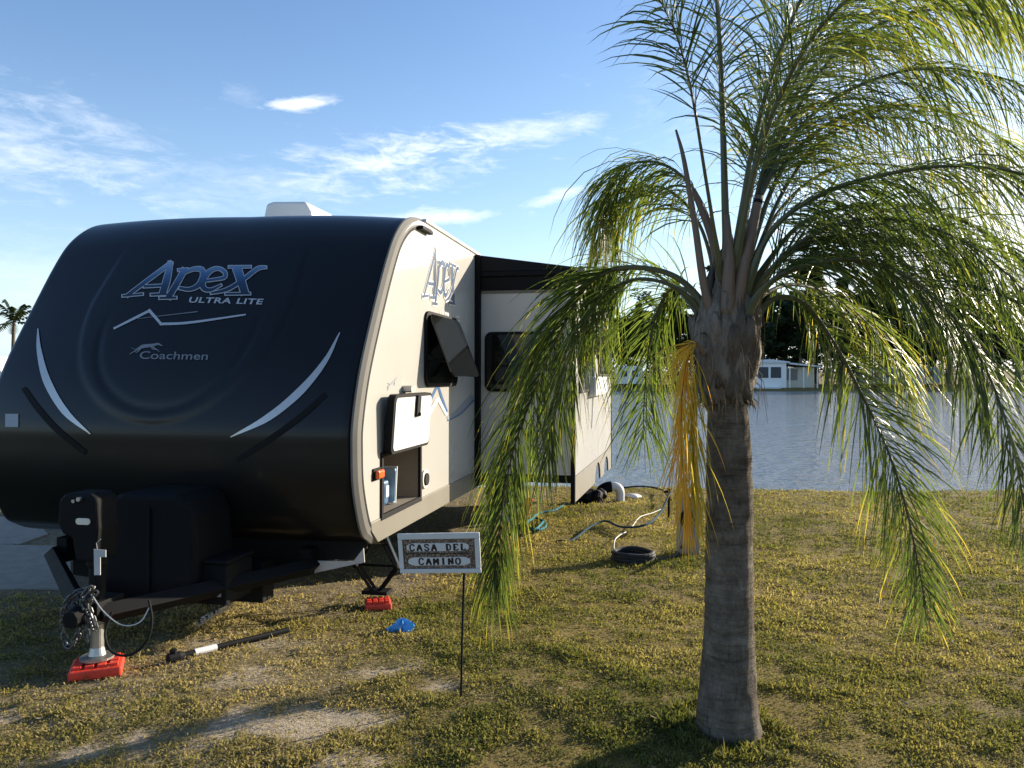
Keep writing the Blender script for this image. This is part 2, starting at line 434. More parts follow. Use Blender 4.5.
# side wall: upper part white, lower part cream with a sloping line between
def wall_mat():
    m = bpy.data.materials.new('two tone gelcoat'); m.use_nodes = True; t = m.node_tree; t.nodes.clear(); L = t.links
    tc = node(t, 'ShaderNodeTexCoord'); sp = node(t, 'ShaderNodeSeparateXYZ'); L.new(tc.outputs['Object'], sp.inputs[0])
    a0, a1 = side(398, 272), side(466, 259)
    k = (a1[1] - a0[1]) / (a1[0] - a0[0])
    line = mth(t, 'MULTIPLY_ADD', sp.outputs[1], k, a0[1] - k * a0[0])
    f = mth(t, 'MULTIPLY', mth(t, 'SUBTRACT', sp.outputs[2], line), 30, clamp=True)
    n = node(t, 'ShaderNodeTexNoise'); n.inputs['Scale'].default_value = 1.2; L.new(tc.outputs['Object'], n.inputs['Vector'])
    mx = node(t, 'ShaderNodeMix', data_type='RGBA'); L.new(f, mx.inputs[0])
    mx.inputs[6].default_value = (.43, .412, .375, 1); mx.inputs[7].default_value = (.58, .565, .53, 1)
    p = node(t, 'ShaderNodeBsdfPrincipled'); L.new(mx.outputs[2], p.inputs['Base Color'])
    L.new(mth(t, 'MULTIPLY_ADD', n.outputs[0], .12, .22), p.inputs['Roughness'])
    b = node(t, 'ShaderNodeBump'); b.inputs['Strength'].default_value = .06; b.inputs['Distance'].default_value = .02
    L.new(n.outputs[0], b.inputs['Height']); L.new(b.outputs[0], p.inputs['Normal'])
    o = node(t, 'ShaderNodeOutputMaterial'); L.new(p.outputs[0], o.inputs[0]); return m
wallm = wall_mat()

# profile of the cap at its corner: (s, z above local ground)
PROF = [(.55, -.14), (.16, -.06), (0.0, .0), (-.12, .09), (-.235, .36), (-.26, .61), (-.245, .80), (-.13, 1.12), (.10, 1.523), (.335, 1.88), (.52, 2.10), (.76, 2.255), (1.05, 2.32), (1.4, 2.34)]
PROF = [(s, h + H0) for s, h in PROF]
PC = cat_rom([(s, h, 0) for s, h in PROF], 241)
def edge(t):
    u = t * 240; k = min(int(u), 239); f = u - k; a, b = PC[k], PC[k + 1]
    return a.x * (1 - f) + b.x * f, a.y * (1 - f) + b.y * f
def s_edge(z):
    best = None
    for a, b in zip(PC[30:], PC[31:]):
        if (a.y - z) * (b.y - z) <= 0 and abs(a.y - b.y) > 1e-9:
            f = (z - a.y) / (b.y - a.y); return a.x + (b.x - a.x) * f
    return PC[-1].x
UC = -WID / 2
def emboss(k, z):
    h = z - H0
    kk = k * WID / 2
    q = math.sqrt((kk / .80) ** 2 + (max(0, 1.62 - h) / .86) ** 2) if h < 1.62 else abs(kk) / (.80 - .10 * (h - 1.62))
    d = .008 * (1 - float(sst(.965, 1.0, q)))
    d *= 1 - float(sst(1.75, 2.1, h))
    q2 = math.sqrt((kk / .60) ** 2 + (max(0, 1.45 - h) / .60) ** 2) if h < 1.45 else abs(kk) / .60
    d -= .008 * (float(sst(.90, 1.0, q2)) - float(sst(1.0, 1.04, q2))) * float(sst(1.6, 1.2, h))
    return d
def cap(k, t, off=0.0, em=True):
    """k -1..1 across (left..right), t 0..1 up the profile; local point"""
    s, z = edge(t)
    h = z - H0
    a = abs(k)
    lowfade = float(sst(-.1, .25, h)) * float(sst(2.36, 1.5, h)) * .8 + .2
    bow = .095 * (1 - a ** 2.4) * lowfade
    corner = (.035 if k > 0 else .05) * max(0, (a - .955) / .045) ** 2
    crown = .06 * (1 - a ** 2.2) * float(sst(1.7, 2.3, h))
    crown -= .03 * max(0, (a - .95) / .05) ** 2 * float(sst(1.9, 2.3, h))
    crown += .05 * max(0.0, -k) * float(sst(1.5, 2.2, h))
    p = Vector((UC + k * (WID / 2 - (.034 if k > 0 else -.012)), s - bow + corner, z + crown))
    d = off + (emboss(k, z) if em else 0)
    if d:
        e = .004
        n = (cap(min(1, k + e), t, 0, False) - cap(k - e, t, 0, False)).cross(cap(k, min(1, t + e), 0, False) - cap(k, t - e, 0, False)).normalized()
        p = p + n * d
    return p
capmb = MB()
capmb.grid(150, 170, lambda u, v: cap(2 * u - 1, v))
capmb.build('front_cap', blackcap, trailer, smooth=True)
# coarse table for finding (k, t) from a measured place
TAB = [(k, t, *proj(cap(k, t, 0, False))) for k in np.linspace(-1, 1, 41) for t in np.linspace(.12, .98, 60)]
def cap_uv(px, py):
    k, t, _, _ = min(TAB, key=lambda r: (r[2] - px) ** 2 + (r[3] - py) ** 2)
    for _ in range(6):
        x0, y0 = proj(cap(k, t)); e = 1e-3
        xk, yk = proj(cap(k + e, t)); xt, yt = proj(cap(k, t + e))
        a, b, c, d = (xk - x0) / e, (xt - x0) / e, (yk - y0) / e, (yt - y0) / e
        det = a * d - b * c
        if abs(det) < 1e-6: break
        dx, dy = px - x0, py - y0
        k += max(-.1, min(.1, (d * dx - b * dy) / det)); t += max(-.05, min(.05, (a * dy - c * dx) / det))
        k = max(-.995, min(.995, k)); t = max(.02, min(.98, t))
    return k, t
def on_cap(px, py, off=.004):
    k, t = cap_uv(px, py); return cap(k, t, off)

def stroke2d(pts, w, n=None):
    """thick 2D polyline -> list of left/right points; w is a number or a list"""
    P = [Vector((a, b)) for a, b in pts]
    if n: P = [Vector((q.x, q.y)) for q in cat_rom([(a, b, 0) for a, b in pts], n)]
    m = len(P)
    if not hasattr(w, '__len__'): w = [w] * m
    if len(w) != m: w = list(np.interp(np.linspace(0, 1, m), np.linspace(0, 1, len(w)), w))
    Lp, Rp = [], []
    for i in range(m):
        T = P[min(i + 1, m - 1)] - P[max(i - 1, 0)]; T.normalize(); N = Vector((-T.y, T.x))
        Lp.append(P[i] + N * w[i] / 2); Rp.append(P[i] - N * w[i] / 2)
    return Lp, Rp
def stroke(mb, pts, w, fn, off, n=None):
    Lp, Rp = stroke2d(pts, w, n)
    a = [mb.vert(fn(p.x, p.y, off)) for p in Lp]; b = [mb.vert(fn(p.x, p.y, off)) for p in Rp]
    for i in range(len(a) - 1): mb.face((a[i], b[i], b[i + 1], a[i + 1]))

# --- decals on the cap, in the photograph's measured positions
capfn = lambda x, y, o: on_cap(x, y, o)
def decal(name, strokes, m, off=.005, label=None):
    mb = MB()
    for i, (pts, w, n) in enumerate(strokes): stroke(mb, pts, w, capfn, off + i * .0003, n)
    o = mb.build(name, m, trailer)
    if label: o['label'] = label
    return o
decal('swoosh_stripe', [([(38.5, 329), (40, 352), (48, 382), (66, 412), (91, 434)], [1, 5, 8, 7, 1], 24)], silver, .007)
decal('swoosh_stripe', [([(340, 333), (325, 362), (300, 392), (268, 418), (231, 437)], [1, 5, 8, 7, 1], 24)], silver, .007)
decal('groove_strip', [([(24, 388), (38, 408), (58, 430), (86, 453)], [5, 6, 6, 5], 16)], rubber, .006)
decal('groove_strip', [([(326, 394), (303, 415), (272, 438), (237, 460)], [5, 6, 6, 5], 16)], rubber, .006)
decal('mountain_line', [([(114, 329), (150, 311)], [2, 2.6], 4), ([(149, 310), (162, 325)], [3, 2.6], 4), ([(160, 324.5), (190, 323), (246, 315)], [2.6, 2.4, 1.5], 10)], silver)
decal('mountain_line', [([(138, 319), (198, 312)], [.5, 1], 6)], dullsil)
def zfn(z0x, z0y, sc, fn):    # coordinates read off an enlarged crop
    return lambda x, y, o: fn(z0x + x / sc, z0y + y / sc, o)
APEX = [  # (points, width, resample)
    ([(105, 278), (235, 180), (372, 78)], [20, 24, 26], 8), ([(366, 75), (345, 180), (318, 268)], [30, 46, 44], 8), ([(205, 222), (335, 216)], 16, 4),
    ([(78, 279), (200, 268)], 12, 4), ([(248, 272), (345, 268)], 14, 4),
    ([(452, 118), (405, 205), (352, 292)], [38, 38, 36], 6), ([(412, 124), (470, 118)], 14, 3), ([(300, 292), (402, 290)], 14, 4),
    ([(455, 140), (505, 118), (555, 122), (562, 165), (535, 215), (480, 240), (420, 232)], [14, 24, 34, 36, 32, 22, 16], 22),
    ([(572, 190), (640, 180), (692, 168), (692, 135), (650, 114), (600, 134), (562, 188), (566, 232), (608, 244), (672, 214)], [14, 16, 20, 24, 22, 30, 38, 34, 22, 10], 34),
    ([(765, 108), (790, 185), (815, 266)], [60, 54, 52], 6), ([(942, 108), (890, 116), (800, 185), (710, 240), (610, 264)], [14, 24, 24, 24, 10], 20),
    ([(718, 105), (850, 104)], 13, 4), ([(698, 268), (846, 266)], 13, 4)]
def apex(fn, parent, m_in, m_out, names, thin=1.0):
    mb = MB(); mi = MB()
    for i, (p, w, n) in enumerate(APEX):
        w = [x * .84 for x in w] if hasattr(w, '__len__') else w * .84
        wo = [x + 11 for x in w] if hasattr(w, '__len__') else w + 11
        # lengthen the outline a little past the fill
        q = [Vector(a) for a in p]; e0 = (q[0] - q[1]).normalized() * 7; e1 = (q[-1] - q[-2]).normalized() * 7
        po = [tuple(q[0] + e0)] + [tuple(a) for a in q[1:-1]] + [tuple(q[-1] + e1)]
        stroke(mb, po, wo, fn, .004 + i * .00012, n)
        if thin != 1: w = [x * thin for x in w] if hasattr(w, '__len__') else w * thin
        stroke(mi, p, w, fn, .0068 + i * .00012, n)
    mb.build(names[0], m_out, parent); mi.build(names[1], m_in, parent)
def apex_blue():
    m = bpy.data.materials.new('blue gradient vinyl'); m.use_nodes = True; t = m.node_tree; t.nodes.clear(); L = t.links
    tc = node(t, 'ShaderNodeTexCoord'); sp = node(t, 'ShaderNodeSeparateXYZ'); L.new(tc.outputs['Generated'], sp.inputs[0])
    cr = node(t, 'ShaderNodeValToRGB'); e = cr.color_ramp.elements
    e[0].position, e[0].color = 0.0, (.012, .016, .024, 1); e[1].position, e[1].color = 1.0, (.30, .38, .48, 1)
    for ps, c in ((.35, (.022, .045, .09, 1)), (.62, (.055, .12, .24, 1)), (.85, (.16, .25, .37, 1))): q = e.new(ps); q.color = c
    L.new(sp.outputs[2], cr.inputs[0])
    p = node(t, 'ShaderNodeBsdfPrincipled'); p.inputs['Roughness'].default_value = .3; L.new(cr.outputs[0], p.inputs['Base Color'])
    o = node(t, 'ShaderNodeOutputMaterial'); L.new(p.outputs[0], o.inputs[0]); return m
apexm = apex_blue()
apex(zfn(110, 250, 6.024, capfn), trailer, apexm, silver, ('logo_outline', 'logo_lettering'))

def text_mesh(body, size, bold=0.0, shear=0.0, space=1.0, xs=1.0):
    cu = bpy.data.curves.new('lettering', 'FONT'); cu.body = body; cu.size = size; cu.offset = bold; cu.shear = shear
    cu.space_character = space; cu.resolution_u = 4
    ob = bpy.data.objects.new('lettering', cu); COL.objects.link(ob)
    bpy.context.view_layer.update()
    me = bpy.data.meshes.new_from_object(ob.evaluated_get(bpy.context.evaluated_depsgraph_get()))
    v = [(p.co.x * xs, p.co.y) for p in me.vertices]; f = [tuple(p.vertices) for p in me.polygons]
    bpy.data.objects.remove(ob); bpy.data.curves.remove(cu); bpy.data.meshes.remove(me)
    return v, f
def text_on(body, fn, parent, m, name, x0, y0, x1, h, off, bold=0.0, shear=0.0, space=1.0, dy=0.0):
    """lay text so that it spans x0..x1 with cap height h, baseline y0 (+dy at the far end), in the coordinates fn takes (y down)"""
    v, f = text_mesh(body, 1.0, bold, shear, space)
    ax = min(a for a, b in v); bx = max(a for a, b in v); hh = max(b for a, b in v)
    mb = MB()
    for a, b in v:
        u = (a - ax) / (bx - ax); mb.vert(fn(x0 + u * (x1 - x0), y0 + dy * u - b / hh * h, off))
    for q in f: mb.face(q)
    return mb.build(name, m, parent)
text_on('ULTRA', zfn(110, 250, 6.024, capfn), trailer, silver, 'logo_lettering', 478, 318, 728, 33, .0046, .022, .22, 1.08, 6)
text_on('LITE', zfn(110, 250, 6.024, capfn), trailer, silver, 'logo_lettering', 762, 325, 928, 33, .0046, .022, .22, 1.08, 5)
text_on('Coachmen', zfn(110, 250, 6.024, capfn), trailer, dullsil, 'logo_lettering', 182, 657, 592, 46, .0046, .008, .12, 1.0, 6)
# the running hound above the maker's name
mb = MB()
Z = zfn(110, 250, 6.024, capfn)
for i, (p, w) in enumerate([([(165, 600), (200, 583), (240, 578), (275, 572)], [10, 22, 20, 14]), ([(270, 575), (290, 568), (318, 580)], [12, 14, 4]), ([(180, 594), (150, 612), (120, 630)], [10, 6, 3]),
                            ([(190, 592), (165, 618), (150, 612)], [10, 5, 3]), ([(255, 580), (280, 600), (302, 615)], [10, 6, 3]), ([(250, 582), (262, 600), (290, 602)], [10, 5, 3]), ([(170, 598), (148, 600), (130, 590)], [4, 3, 2])]):
    stroke(mb, p, w, Z, .0046 + i * .0002, 8)
mb.build('logo_emblem', dullsil, trailer)
# small rating sticker on the far corner
mb = MB(); P = [on_cap(x, y, .006) for x, y in ((6, 414), (19, 414), (19, 427), (6, 427))]; mb.poly(P); mb.build('sticker', greyv, trailer)

# --- corner trim: a rolled aluminium moulding with a black seal behind it
def trim_side(name, sgn, m):
    mb = MB(); u0 = 0 if sgn > 0 else -WID
    lag = 0 if sgn > 0 else .07
    pr = [(-.042, -.004), (-.036, -.012), (-.026, -.008), (-.006, .022), (.003, .060), (.003, .064), (-.05, .064)]
    rings = []
    ts = [i / 110 for i in range(12, 109)]
    for t in ts:
        s, z = edge(t); s2, z2 = edge(min(1, t + .01)); s1, z1 = edge(t - .01)
        T = Vector((s2 - s1, z2 - z1)).normalized(); N = Vector((T.y, -T.x))      # N points back into the wall
        cr = -.05 * float(sst(1.9, 2.3, z - H0)) * 0
        rings.append([mb.vert((u0 + sgn * a, s + lag + N.x * b, z + N.y * b + cr)) for a, b in pr])
    for A, B in zip(rings, rings[1:]):
        n = len(A)
        for k in range(n):
            q = (A[k], A[(k + 1) % n], B[(k + 1) % n], B[k]); mb.face(q if sgn > 0 else q[::-1])
    mb.face(rings[0]); mb.face(rings[-1])
    mb.build(name, m, trailer)
    ms = MB(); rs = []
    for t in ts:
        s, z = edge(t); s2, z2 = edge(min(1, t + .01)); s1, z1 = edge(t - .01)
        T = Vector((s2 - s1, z2 - z1)).normalized(); N = Vector((T.y, -T.x))
        rs.append([ms.vert((u0 + sgn * a, s + N.x * b, z + N.y * b)) for a, b in ((-.03, .0645), (.005, .0645), (.005, .086), (-.03, .086))])
    for A, B in zip(rs, rs[1:]):
        for k in range(4): ms.face((A[k], A[(k + 1) % 4], B[(k + 1) % 4], B[k]))
    ms.build('seal', rubber, trailer)
trim_side('corner_trim', 1, alu); trim_side('corner_trim', -1, alu)

# --- right wall with the storage opening
S_SL = side(476, 380)[0]; S_END = 8.6; ZT = 2.34 + H0; ZB = .12 + H0
ha0, ha1 = side(382, 470)[0], side(419, 470)[0]
hz1 = side(400, 452)[1]; hz0 = side(400, 506)[1]
zs = sorted(set([ZB, hz0, hz1] + [ZB + (ZT - ZB) * i / 46 for i in range(1, 47)]))
mb = MB()
for za, zb in zip(zs, zs[1:]):
    zc = (za + zb) / 2
    ea, eb = s_edge(za) + .075, s_edge(zb) + .075
    cols = [(ea, eb)] + [(max(ea, c), max(eb, c)) for c in (ha0, ha1, S_SL + .02, S_END)]
    for (a0, b0), (a1, b1) in zip(cols, cols[1:]):
        if abs(a1 - ha1) < 1e-6 and hz0 <= zc <= hz1: continue
        if a0 >= a1 - 1e-6 and b0 >= b1 - 1e-6: continue
        mb.poly([(0, a0, za), (0, a1, za), (0, b1, zb), (0, b0, zb)])
mb.build('right_wall', wallm, trailer)
mb = MB()
for za, zb in zip(zs, zs[1:]):
    ea, eb = s_edge(za) + .075, s_edge(zb) + .075
    mb.poly([(-WID, ea, za), (-WID, eb, zb), (-WID, S_END, zb), (-WID, S_END, za)])
mb.poly([(-WID, S_END, ZB), (-WID, S_END, ZT), (0, S_END, ZT), (0, S_END, ZB)])
mb.build('left_wall', wallm, trailer)
# crowned roof, gutter rails
mb = MB()
mb.grid(13, 8, lambda u, v: (UC + (2 * u - 1) * WID / 2, 1.32 + (S_END - 1.32) * v, ZT + .05 * (1 - abs(2 * u - 1) ** 2.2) + .05 * max(0, 1 - 2 * u)))
mb.build('roof', whitepl, trailer, smooth=True)
mb = MB()
for i, (a, b, m) in enumerate(((0.012, .03, 0),)):
    mb.box2((-.02, 1.12, ZT - .03), (.018, S_SL + .1, ZT - .002))
mb.build('roof_gutter', whitepl, trailer, bevel=.006)
mb = MB(); mb.box2((-WID - .018, 1.6, ZT - .05), (-WID + .02, S_END, ZT - .02)); mb.build('roof_gutter', whitepl, trailer, bevel=.006)
s_, z_ = side(419, 224)
mb = MB(); mb.box2((.006, s_ - .05, z_ - .05), (.05, s_ + .22, z_ - .02)); mb.build('gutter_spout', blackpl, trailer, bevel=.006)
# skirt below the wall, and the floor pan
mb = MB()
mb.prism([(.10, -.035 + H0), (S_SL + .4, -.05 + H0), (S_SL + .4, .118 + H0), (-.03, .118 + H0), (-.02, .06 + H0)], lambda a, b, d: (d, a, b), -.03, .006)
mb.build('skirt', skirtm, trailer, bevel=.004)
mb = MB(); mb.box2((-WID + .04, .25, -.06 + H0), (-.04, S_END - .05, .1 + H0)); mb.build('floor_pan', blackmt, trailer)
# chassis rails and tongue
mb = MB()
for u in (-.45, -WID + .45): mb.box2((u - .04, -.05, -.24 + H0), (u + .04, S_END - .2, -.07 + H0))
mb.build('chassis_rail', blackmt, trailer)
JK = loc(gpt(97, 672)); JU, JS = JK.x, JK.y
mb = MB()
for u in (-.42, -WID + .42):
    mb.tube([(u, .5, .36), (u, -.10, .36), (JU + (.05 if u > UC else -.05), JS - .05, .36)], .055, 4)
mb.box2((JU - .07, JS - .09, .31), (JU + .07, JS + .12, .43)); mb.tube([(JU, JS - .1, .38), (JU, JS - .2, .37)], [.06, .045], 10)
mb.build('tongue_frame', blackmt, trailer, bevel=.004)

# --- storage compartment, its door and the things inside
mb = MB(); d = -.75
A = [(ha0, hz0), (ha1, hz0), (ha1, hz1), (ha0, hz1)]
for k in range(4):
    p, q = A[k], A[(k + 1) % 4]; mb.poly([(-.004, *p), (d, *p), (d, *q), (-.004, *q)])
mb.poly([(d, *p) for p in A]); mb.build('storage_compartment', darkin, trailer)
mb = MB(); fw = .035
for a, b in (((ha0 - fw, hz0 - fw), (ha1 + fw, hz0)), ((ha0 - fw, hz1), (ha1 + fw, hz1 + fw)), ((ha0 - fw, hz0), (ha0, hz1)), ((ha1, hz0), (ha1 + fw, hz1))):
    mb.box2((-.012, *a), (.014, *b))
hatch_frame = mb.build('hatch_frame', blackmt, trailer, bevel=.003)
# door folded up flat against the wall above the opening, its white inner face outward
e0 = ha0 - .02; e1 = ha1 + .03; dz0 = hz1 + .02; dz1 = dz0 + (hz1 - hz0) * 1.04
hd = bpy.data.objects.new
M_ = Matrix.Rotation(R(-14), 3, 'Y')
def doorpt(a, b, dd):   # a along s, b up, dd thickness outward; hinge at the bottom edge (dz0), tilted a little away from the wall at the top
    q = Vector((dd, 0, b)); q = Matrix.Rotation(R(4), 3, 'Y') @ q
    return (.02 + q.x, a, dz0 + q.z)
def rr(a0, b0, a1, b1, r, n=4):
    out = []
    for cx, cy, st in ((a1 - r, b0 + r, -90), (a1 - r, b1 - r, 0), (a0 + r, b1 - r, 90), (a0 + r, b0 + r, 180)):
        for i in range(n + 1): t = R(st + 90 * i / n); out.append((cx + r * math.cos(t), cy + r * math.sin(t)))
    return out
mb = MB(); mb.prism(rr(e0, 0, e1, dz1 - dz0, .05), doorpt, 0.0, .05); door = mb.build('hatch_door', blackmt, trailer)
mb = MB(); mb.prism(rr(e0 + .025, .022, e1 - .025, dz1 - dz0 - .022, .04), doorpt, .0505, .056); mb.build('door_lining', whitepl, door)
sc_ = (e0 + e1) / 2 + .05
mb = MB(); mb.prism(rr(sc_ - .04, dz1 - dz0 - .17, sc_ + .04, dz1 - dz0 - .01, .02), doorpt, .0562, .075); mb.tube([doorpt(sc_, dz1 - dz0 - .15, .07), doorpt(sc_, dz1 - dz0 - .15, .09)], .014, 10)
mb.build('door_latch', blackmt, door, bevel=.003)
mb = MB(); mb.prism(rr(sc_ - .05, 0, sc_ + .05, .05, .01), lambda a, b, d: (d, a, dz1 + .004 + b), .0, .07); mb.build('door_catch', galv, trailer)
# folded blue and white boards stored inside (things of their own)
def in_trailer(name, label, cat, lp, mbs):
    w = ROOT + Rv * lp[0] + Dv * lp[1] + Uv * lp[2]
    t = thing(name, label, cat, w); t.rotation_euler = trailer.rotation_euler
    for nm, m_, mat_, bv in mbs: m_.build(nm, mat_, t, bevel=bv)
    return t
wbl = mat('pale blue card', (.30, .48, .66), .5, var=.15, nscale=8); wh = mat('white card', (.75, .74, .72), .5, var=.05); dbl = mat('dark blue card', (.03, .10, .20), .5, var=.2)
m1 = MB(); m2 = MB(); m3 = MB()
Mt = Matrix.Rotation(R(-7), 3, 'X')
m1.box((0, 0, .13), (.10, .030, .25), Mt); m2.box((0.0, .0155 + .006, .135), (.11, .012, .27), Mt); m3.box((.052, -.004, .13), (.004, .026, .22), Mt)
in_trailer('storage_carton', 'pale blue and white flat carton standing upright in the open storage hatch', 'carton', (-.12, side(390, 490)[0] + .30, hz0 + .004), [('body', m1, wbl, .003), ('flap', m2, wh, .002), ('printed_panel', m3, dbl, 0)])
m1 = MB(); m2 = MB(); m1.box((0, 0, .09), (.12, .10, .18)); m2.box((.062, 0, .10), (.004, .06, .08))
in_trailer('storage_jug', 'small dark blue container beside the pale carton in the open storage hatch', 'container', (-.16, side(384, 490)[0] + .33, hz0 + .004), [('body', m1, dbl, .02), ('printed_panel', m2, wh, 0)])

# marker lamp, cable hatch, hound badge, wall graphics
s_, z_ = side(376, 474)
mb = MB(); mb.box2((.012, s_ - .055, z_ - .028), (.045, s_ + .055, z_ + .028)); ml = mb.build('marker_light', orange, trailer, bevel=.012)
mb = MB(); mb.box2((.0, s_ - .07, z_ - .04), (.0118, s_ + .07, z_ + .04)); mb.build('lamp_base', blackpl, ml)
s_, z_ = side(424, 479)
mb = MB(); mb.prism([(s_ + .085 * math.cos(a * .2618), z_ + .075 * math.sin(a * .2618)) for a in range(24)], lambda a, b, d: (d, a, b), .001, .018)
cablehatch = mb.build('cable_inlet', creampl, trailer, bevel=.004)
mb = MB(); mb.prism([(s_ + .055 * math.cos(a * .2618), z_ + .05 * math.sin(a * .2618)) for a in range(24)], lambda a, b, d: (d, a, b), .0185, .03); mb.build('inlet_cap', blackpl, cablehatch, bevel=.004)
sidefn = lambda x, y, o: (lambda q: (o, q[0], q[1]))(side(x, y))
def wall_decal(name, strokes, m, off=.003):
    mb = MB()
    for i, (p, w, n) in enumerate(strokes): stroke(mb, p, w, sidefn, off + i * .0004, n)
    return mb.build(name, m, trailer)
zs3 = lambda x, y: (350 + x / 6.4, 370 + y / 6.4)
wall_decal('wall_stripe', [([zs3(480, 285), zs3(520, 180), zs3(560, 95)], [1.2, 2.2, 2.4], 6), ([zs3(560, 95), zs3(590, 190), zs3(618, 268)], [2, 2.6, 2.4], 6)], bluev)
wall_decal('wall_stripe', [([zs3(482, 345), zs3(525, 245), zs3(560, 180)], [1.5, 3.0, 3.2], 6), ([zs3(560, 180), zs3(590, 240), zs3(616, 290)], [3, 2.6, 2.0], 6)], whitepl, .0045)
wall_decal('wall_stripe', [([zs3(622, 312), zs3(700, 262), zs3(790, 170)], [4, 6, 7], 10)], greyv)
wall_decal('wall_stripe', [([zs3(622, 324), zs3(705, 280), zs3(792, 190)], [1.2, 1.4, 1.4], 10)], bluev, .0055)
wall_decal('wall_emblem', [([zs3(238, 110), zs3(265, 88), zs3(290, 62)], [.8, 1.8, 1.2], 6), ([zs3(288, 66), zs3(300, 48)], [1.2, .6], 3), ([zs3(248, 100), zs3(240, 130)], [1, .4], 3), ([zs3(285, 72), zs3(282, 100)], [1, .4], 3), ([zs3(240, 84), zs3(256, 90)], [.6, .8], 3)], greyv)
# the name again on the wall, squeezed by perspective; laid out in wall coordinates
sA, zA = side(422, 292); sB, zB = side(458, 300)
def wall_apex(x, y, o):
    return (o, sA + (x - 78) / 870 * (sB - sA), zA + .40 - (y - 75) / 215 * .46)
apex(wall_apex, trailer, dbv, whitepl, ('wall_logo_outline', 'wall_logo_lettering'), .95)
text_on('ULTRA', lambda x, y, o: (o, x, y), trailer, whitepl, 'wall_logo_lettering', sA + (sB - sA) * .45, zA - .20, sA + (sB - sA) * .78, -.09, .004, .02, .2, 1.05)
text_on('LITE', lambda x, y, o: (o, x, y), trailer, whitepl, 'wall_logo_lettering', sA + (sB - sA) * .83, zA - .20, sB + .05, -.09, .004, .02, .2, 1.05)

# --- hopper window on the wall with its pane swung out
w0, w1 = side(425, 350)[0], side(455, 350)[0]; wz1 = side(440, 318)[1]; wz0 = side(440, 383)[1]
mb = MB(); mb.prism(rr(w0 - .03, wz0 - .03, w1 + .03, wz1 + .03, .09), lambda a, b, d: (d, a, b), .001, .022); wf = mb.build('window_frame', blackmt, trailer, bevel=.004)
mb = MB(); mb.prism(rr(w0, wz0, w1, wz1, .07), lambda a, b, d: (d, a, b), .0225, .027); mb.build('window_pane', glass, wf)
ang = R(21)
def hopper(a, b, d):
    L_ = wz1 - b; return (.03 + L_ * math.sin(ang) + d * math.cos(ang), a, wz1 - L_ * math.cos(ang) + d * math.sin(ang))
mb = MB(); mb.prism(rr(w0 + .005, wz0 + .02, w1 - .005, wz1, .06), hopper, 0, .012); hp = mb.build('hopper_pane', glass, wf)
mb = MB(); mb.tube([(.026, w1 - .06, (wz0 + wz1) / 2 - .1), hopper(w1 - .06, wz0 + .15, 0)], .006, 6); mb.build('hopper_arm', blackmt, wf); mb = MB(); mb.tube([(.026, w0 + .06, (wz0 + wz1) / 2 - .1), hopper(w0 + .06, wz0 + .15, 0)], .006, 6); mb.build('hopper_arm', blackmt, wf)

# --- slide-out room
SO = .995; SE = 7.95
sf = S_SL
zt_s = 2.08 + H0
zbf, zbr = -.175 + H0, -.40 + H0        # bottom of the skirt, front and rear
zkf, zkr = .085 + H0, -.06 + H0         # line between wall and skirt
# end face towards the front
mb = MB(); mb.poly([(.01, sf, .10 + H0), (SO - .012, sf, .10 + H0), (SO - .012, sf, zt_s), (.01, sf, zt_s)]); mb.build('slide_end_wall', greyfg, trailer)
mb = MB()
mb.poly([(.01, SE, .10 + H0), (.01, SE, zt_s), (SO - .012, SE, zt_s), (SO - .012, SE, .10 + H0)])
mb.build('slide_end_wall', greyfg, trailer)
# outer face, with windows let in as frames on top
mb = MB()
N_ = 16
for i in range(N_):
    a, b = sf + (SE - sf) * i / N_, sf + (SE - sf) * (i + 1) / N_
    za, zb = zkf + (zkr - zkf) * i / N_, zkf + (zkr - zkf) * (i + 1) / N_
    mb.poly([(SO, a, za), (SO, b, zb), (SO, b, zt_s), (SO, a, zt_s)])
outer = mb.build('slide_outer_wall', wallm, trailer)
# skirt of the outer face, with two wheel arch notches
arch = []
for px_a in (597.5, 606.0):
    arch.append(side(px_a, 470, SO)[0])
pl = [(sf, zkf - .004)]; lower = [(sf, zbf)]
def zb_at(s): return zbf + (zbr - zbf) * (s - sf) / (SE - sf)
def zk_at(s): return zkf + (zkr - zkf) * (s - sf) / (SE - sf)
prev = sf
arch_w = [.42, .42]
poly = [(sf, zk_at(sf) - .004), (sf, zbf)]
for c, w in zip(arch, arch_w):
    r = w; top = min(zk_at(c) - .045, zb_at(c) + .24)
    poly.append((c - r, zb_at(c - r)))
    for i in range(9):
        a = math.pi * (1 - i / 8); poly.append((c + r * math.cos(a), zb_at(c) + (top - zb_at(c)) * math.sin(a) + .001))
    poly.append((c + r, zb_at(c + r)))
poly += [(SE, zbr), (SE, zk_at(SE) - .004)]
mb = MB(); mb.prism(poly, lambda a, b, d: (d, a, b), SO - .02, SO + .004); mb.build('slide_skirt', skirtm, trailer)
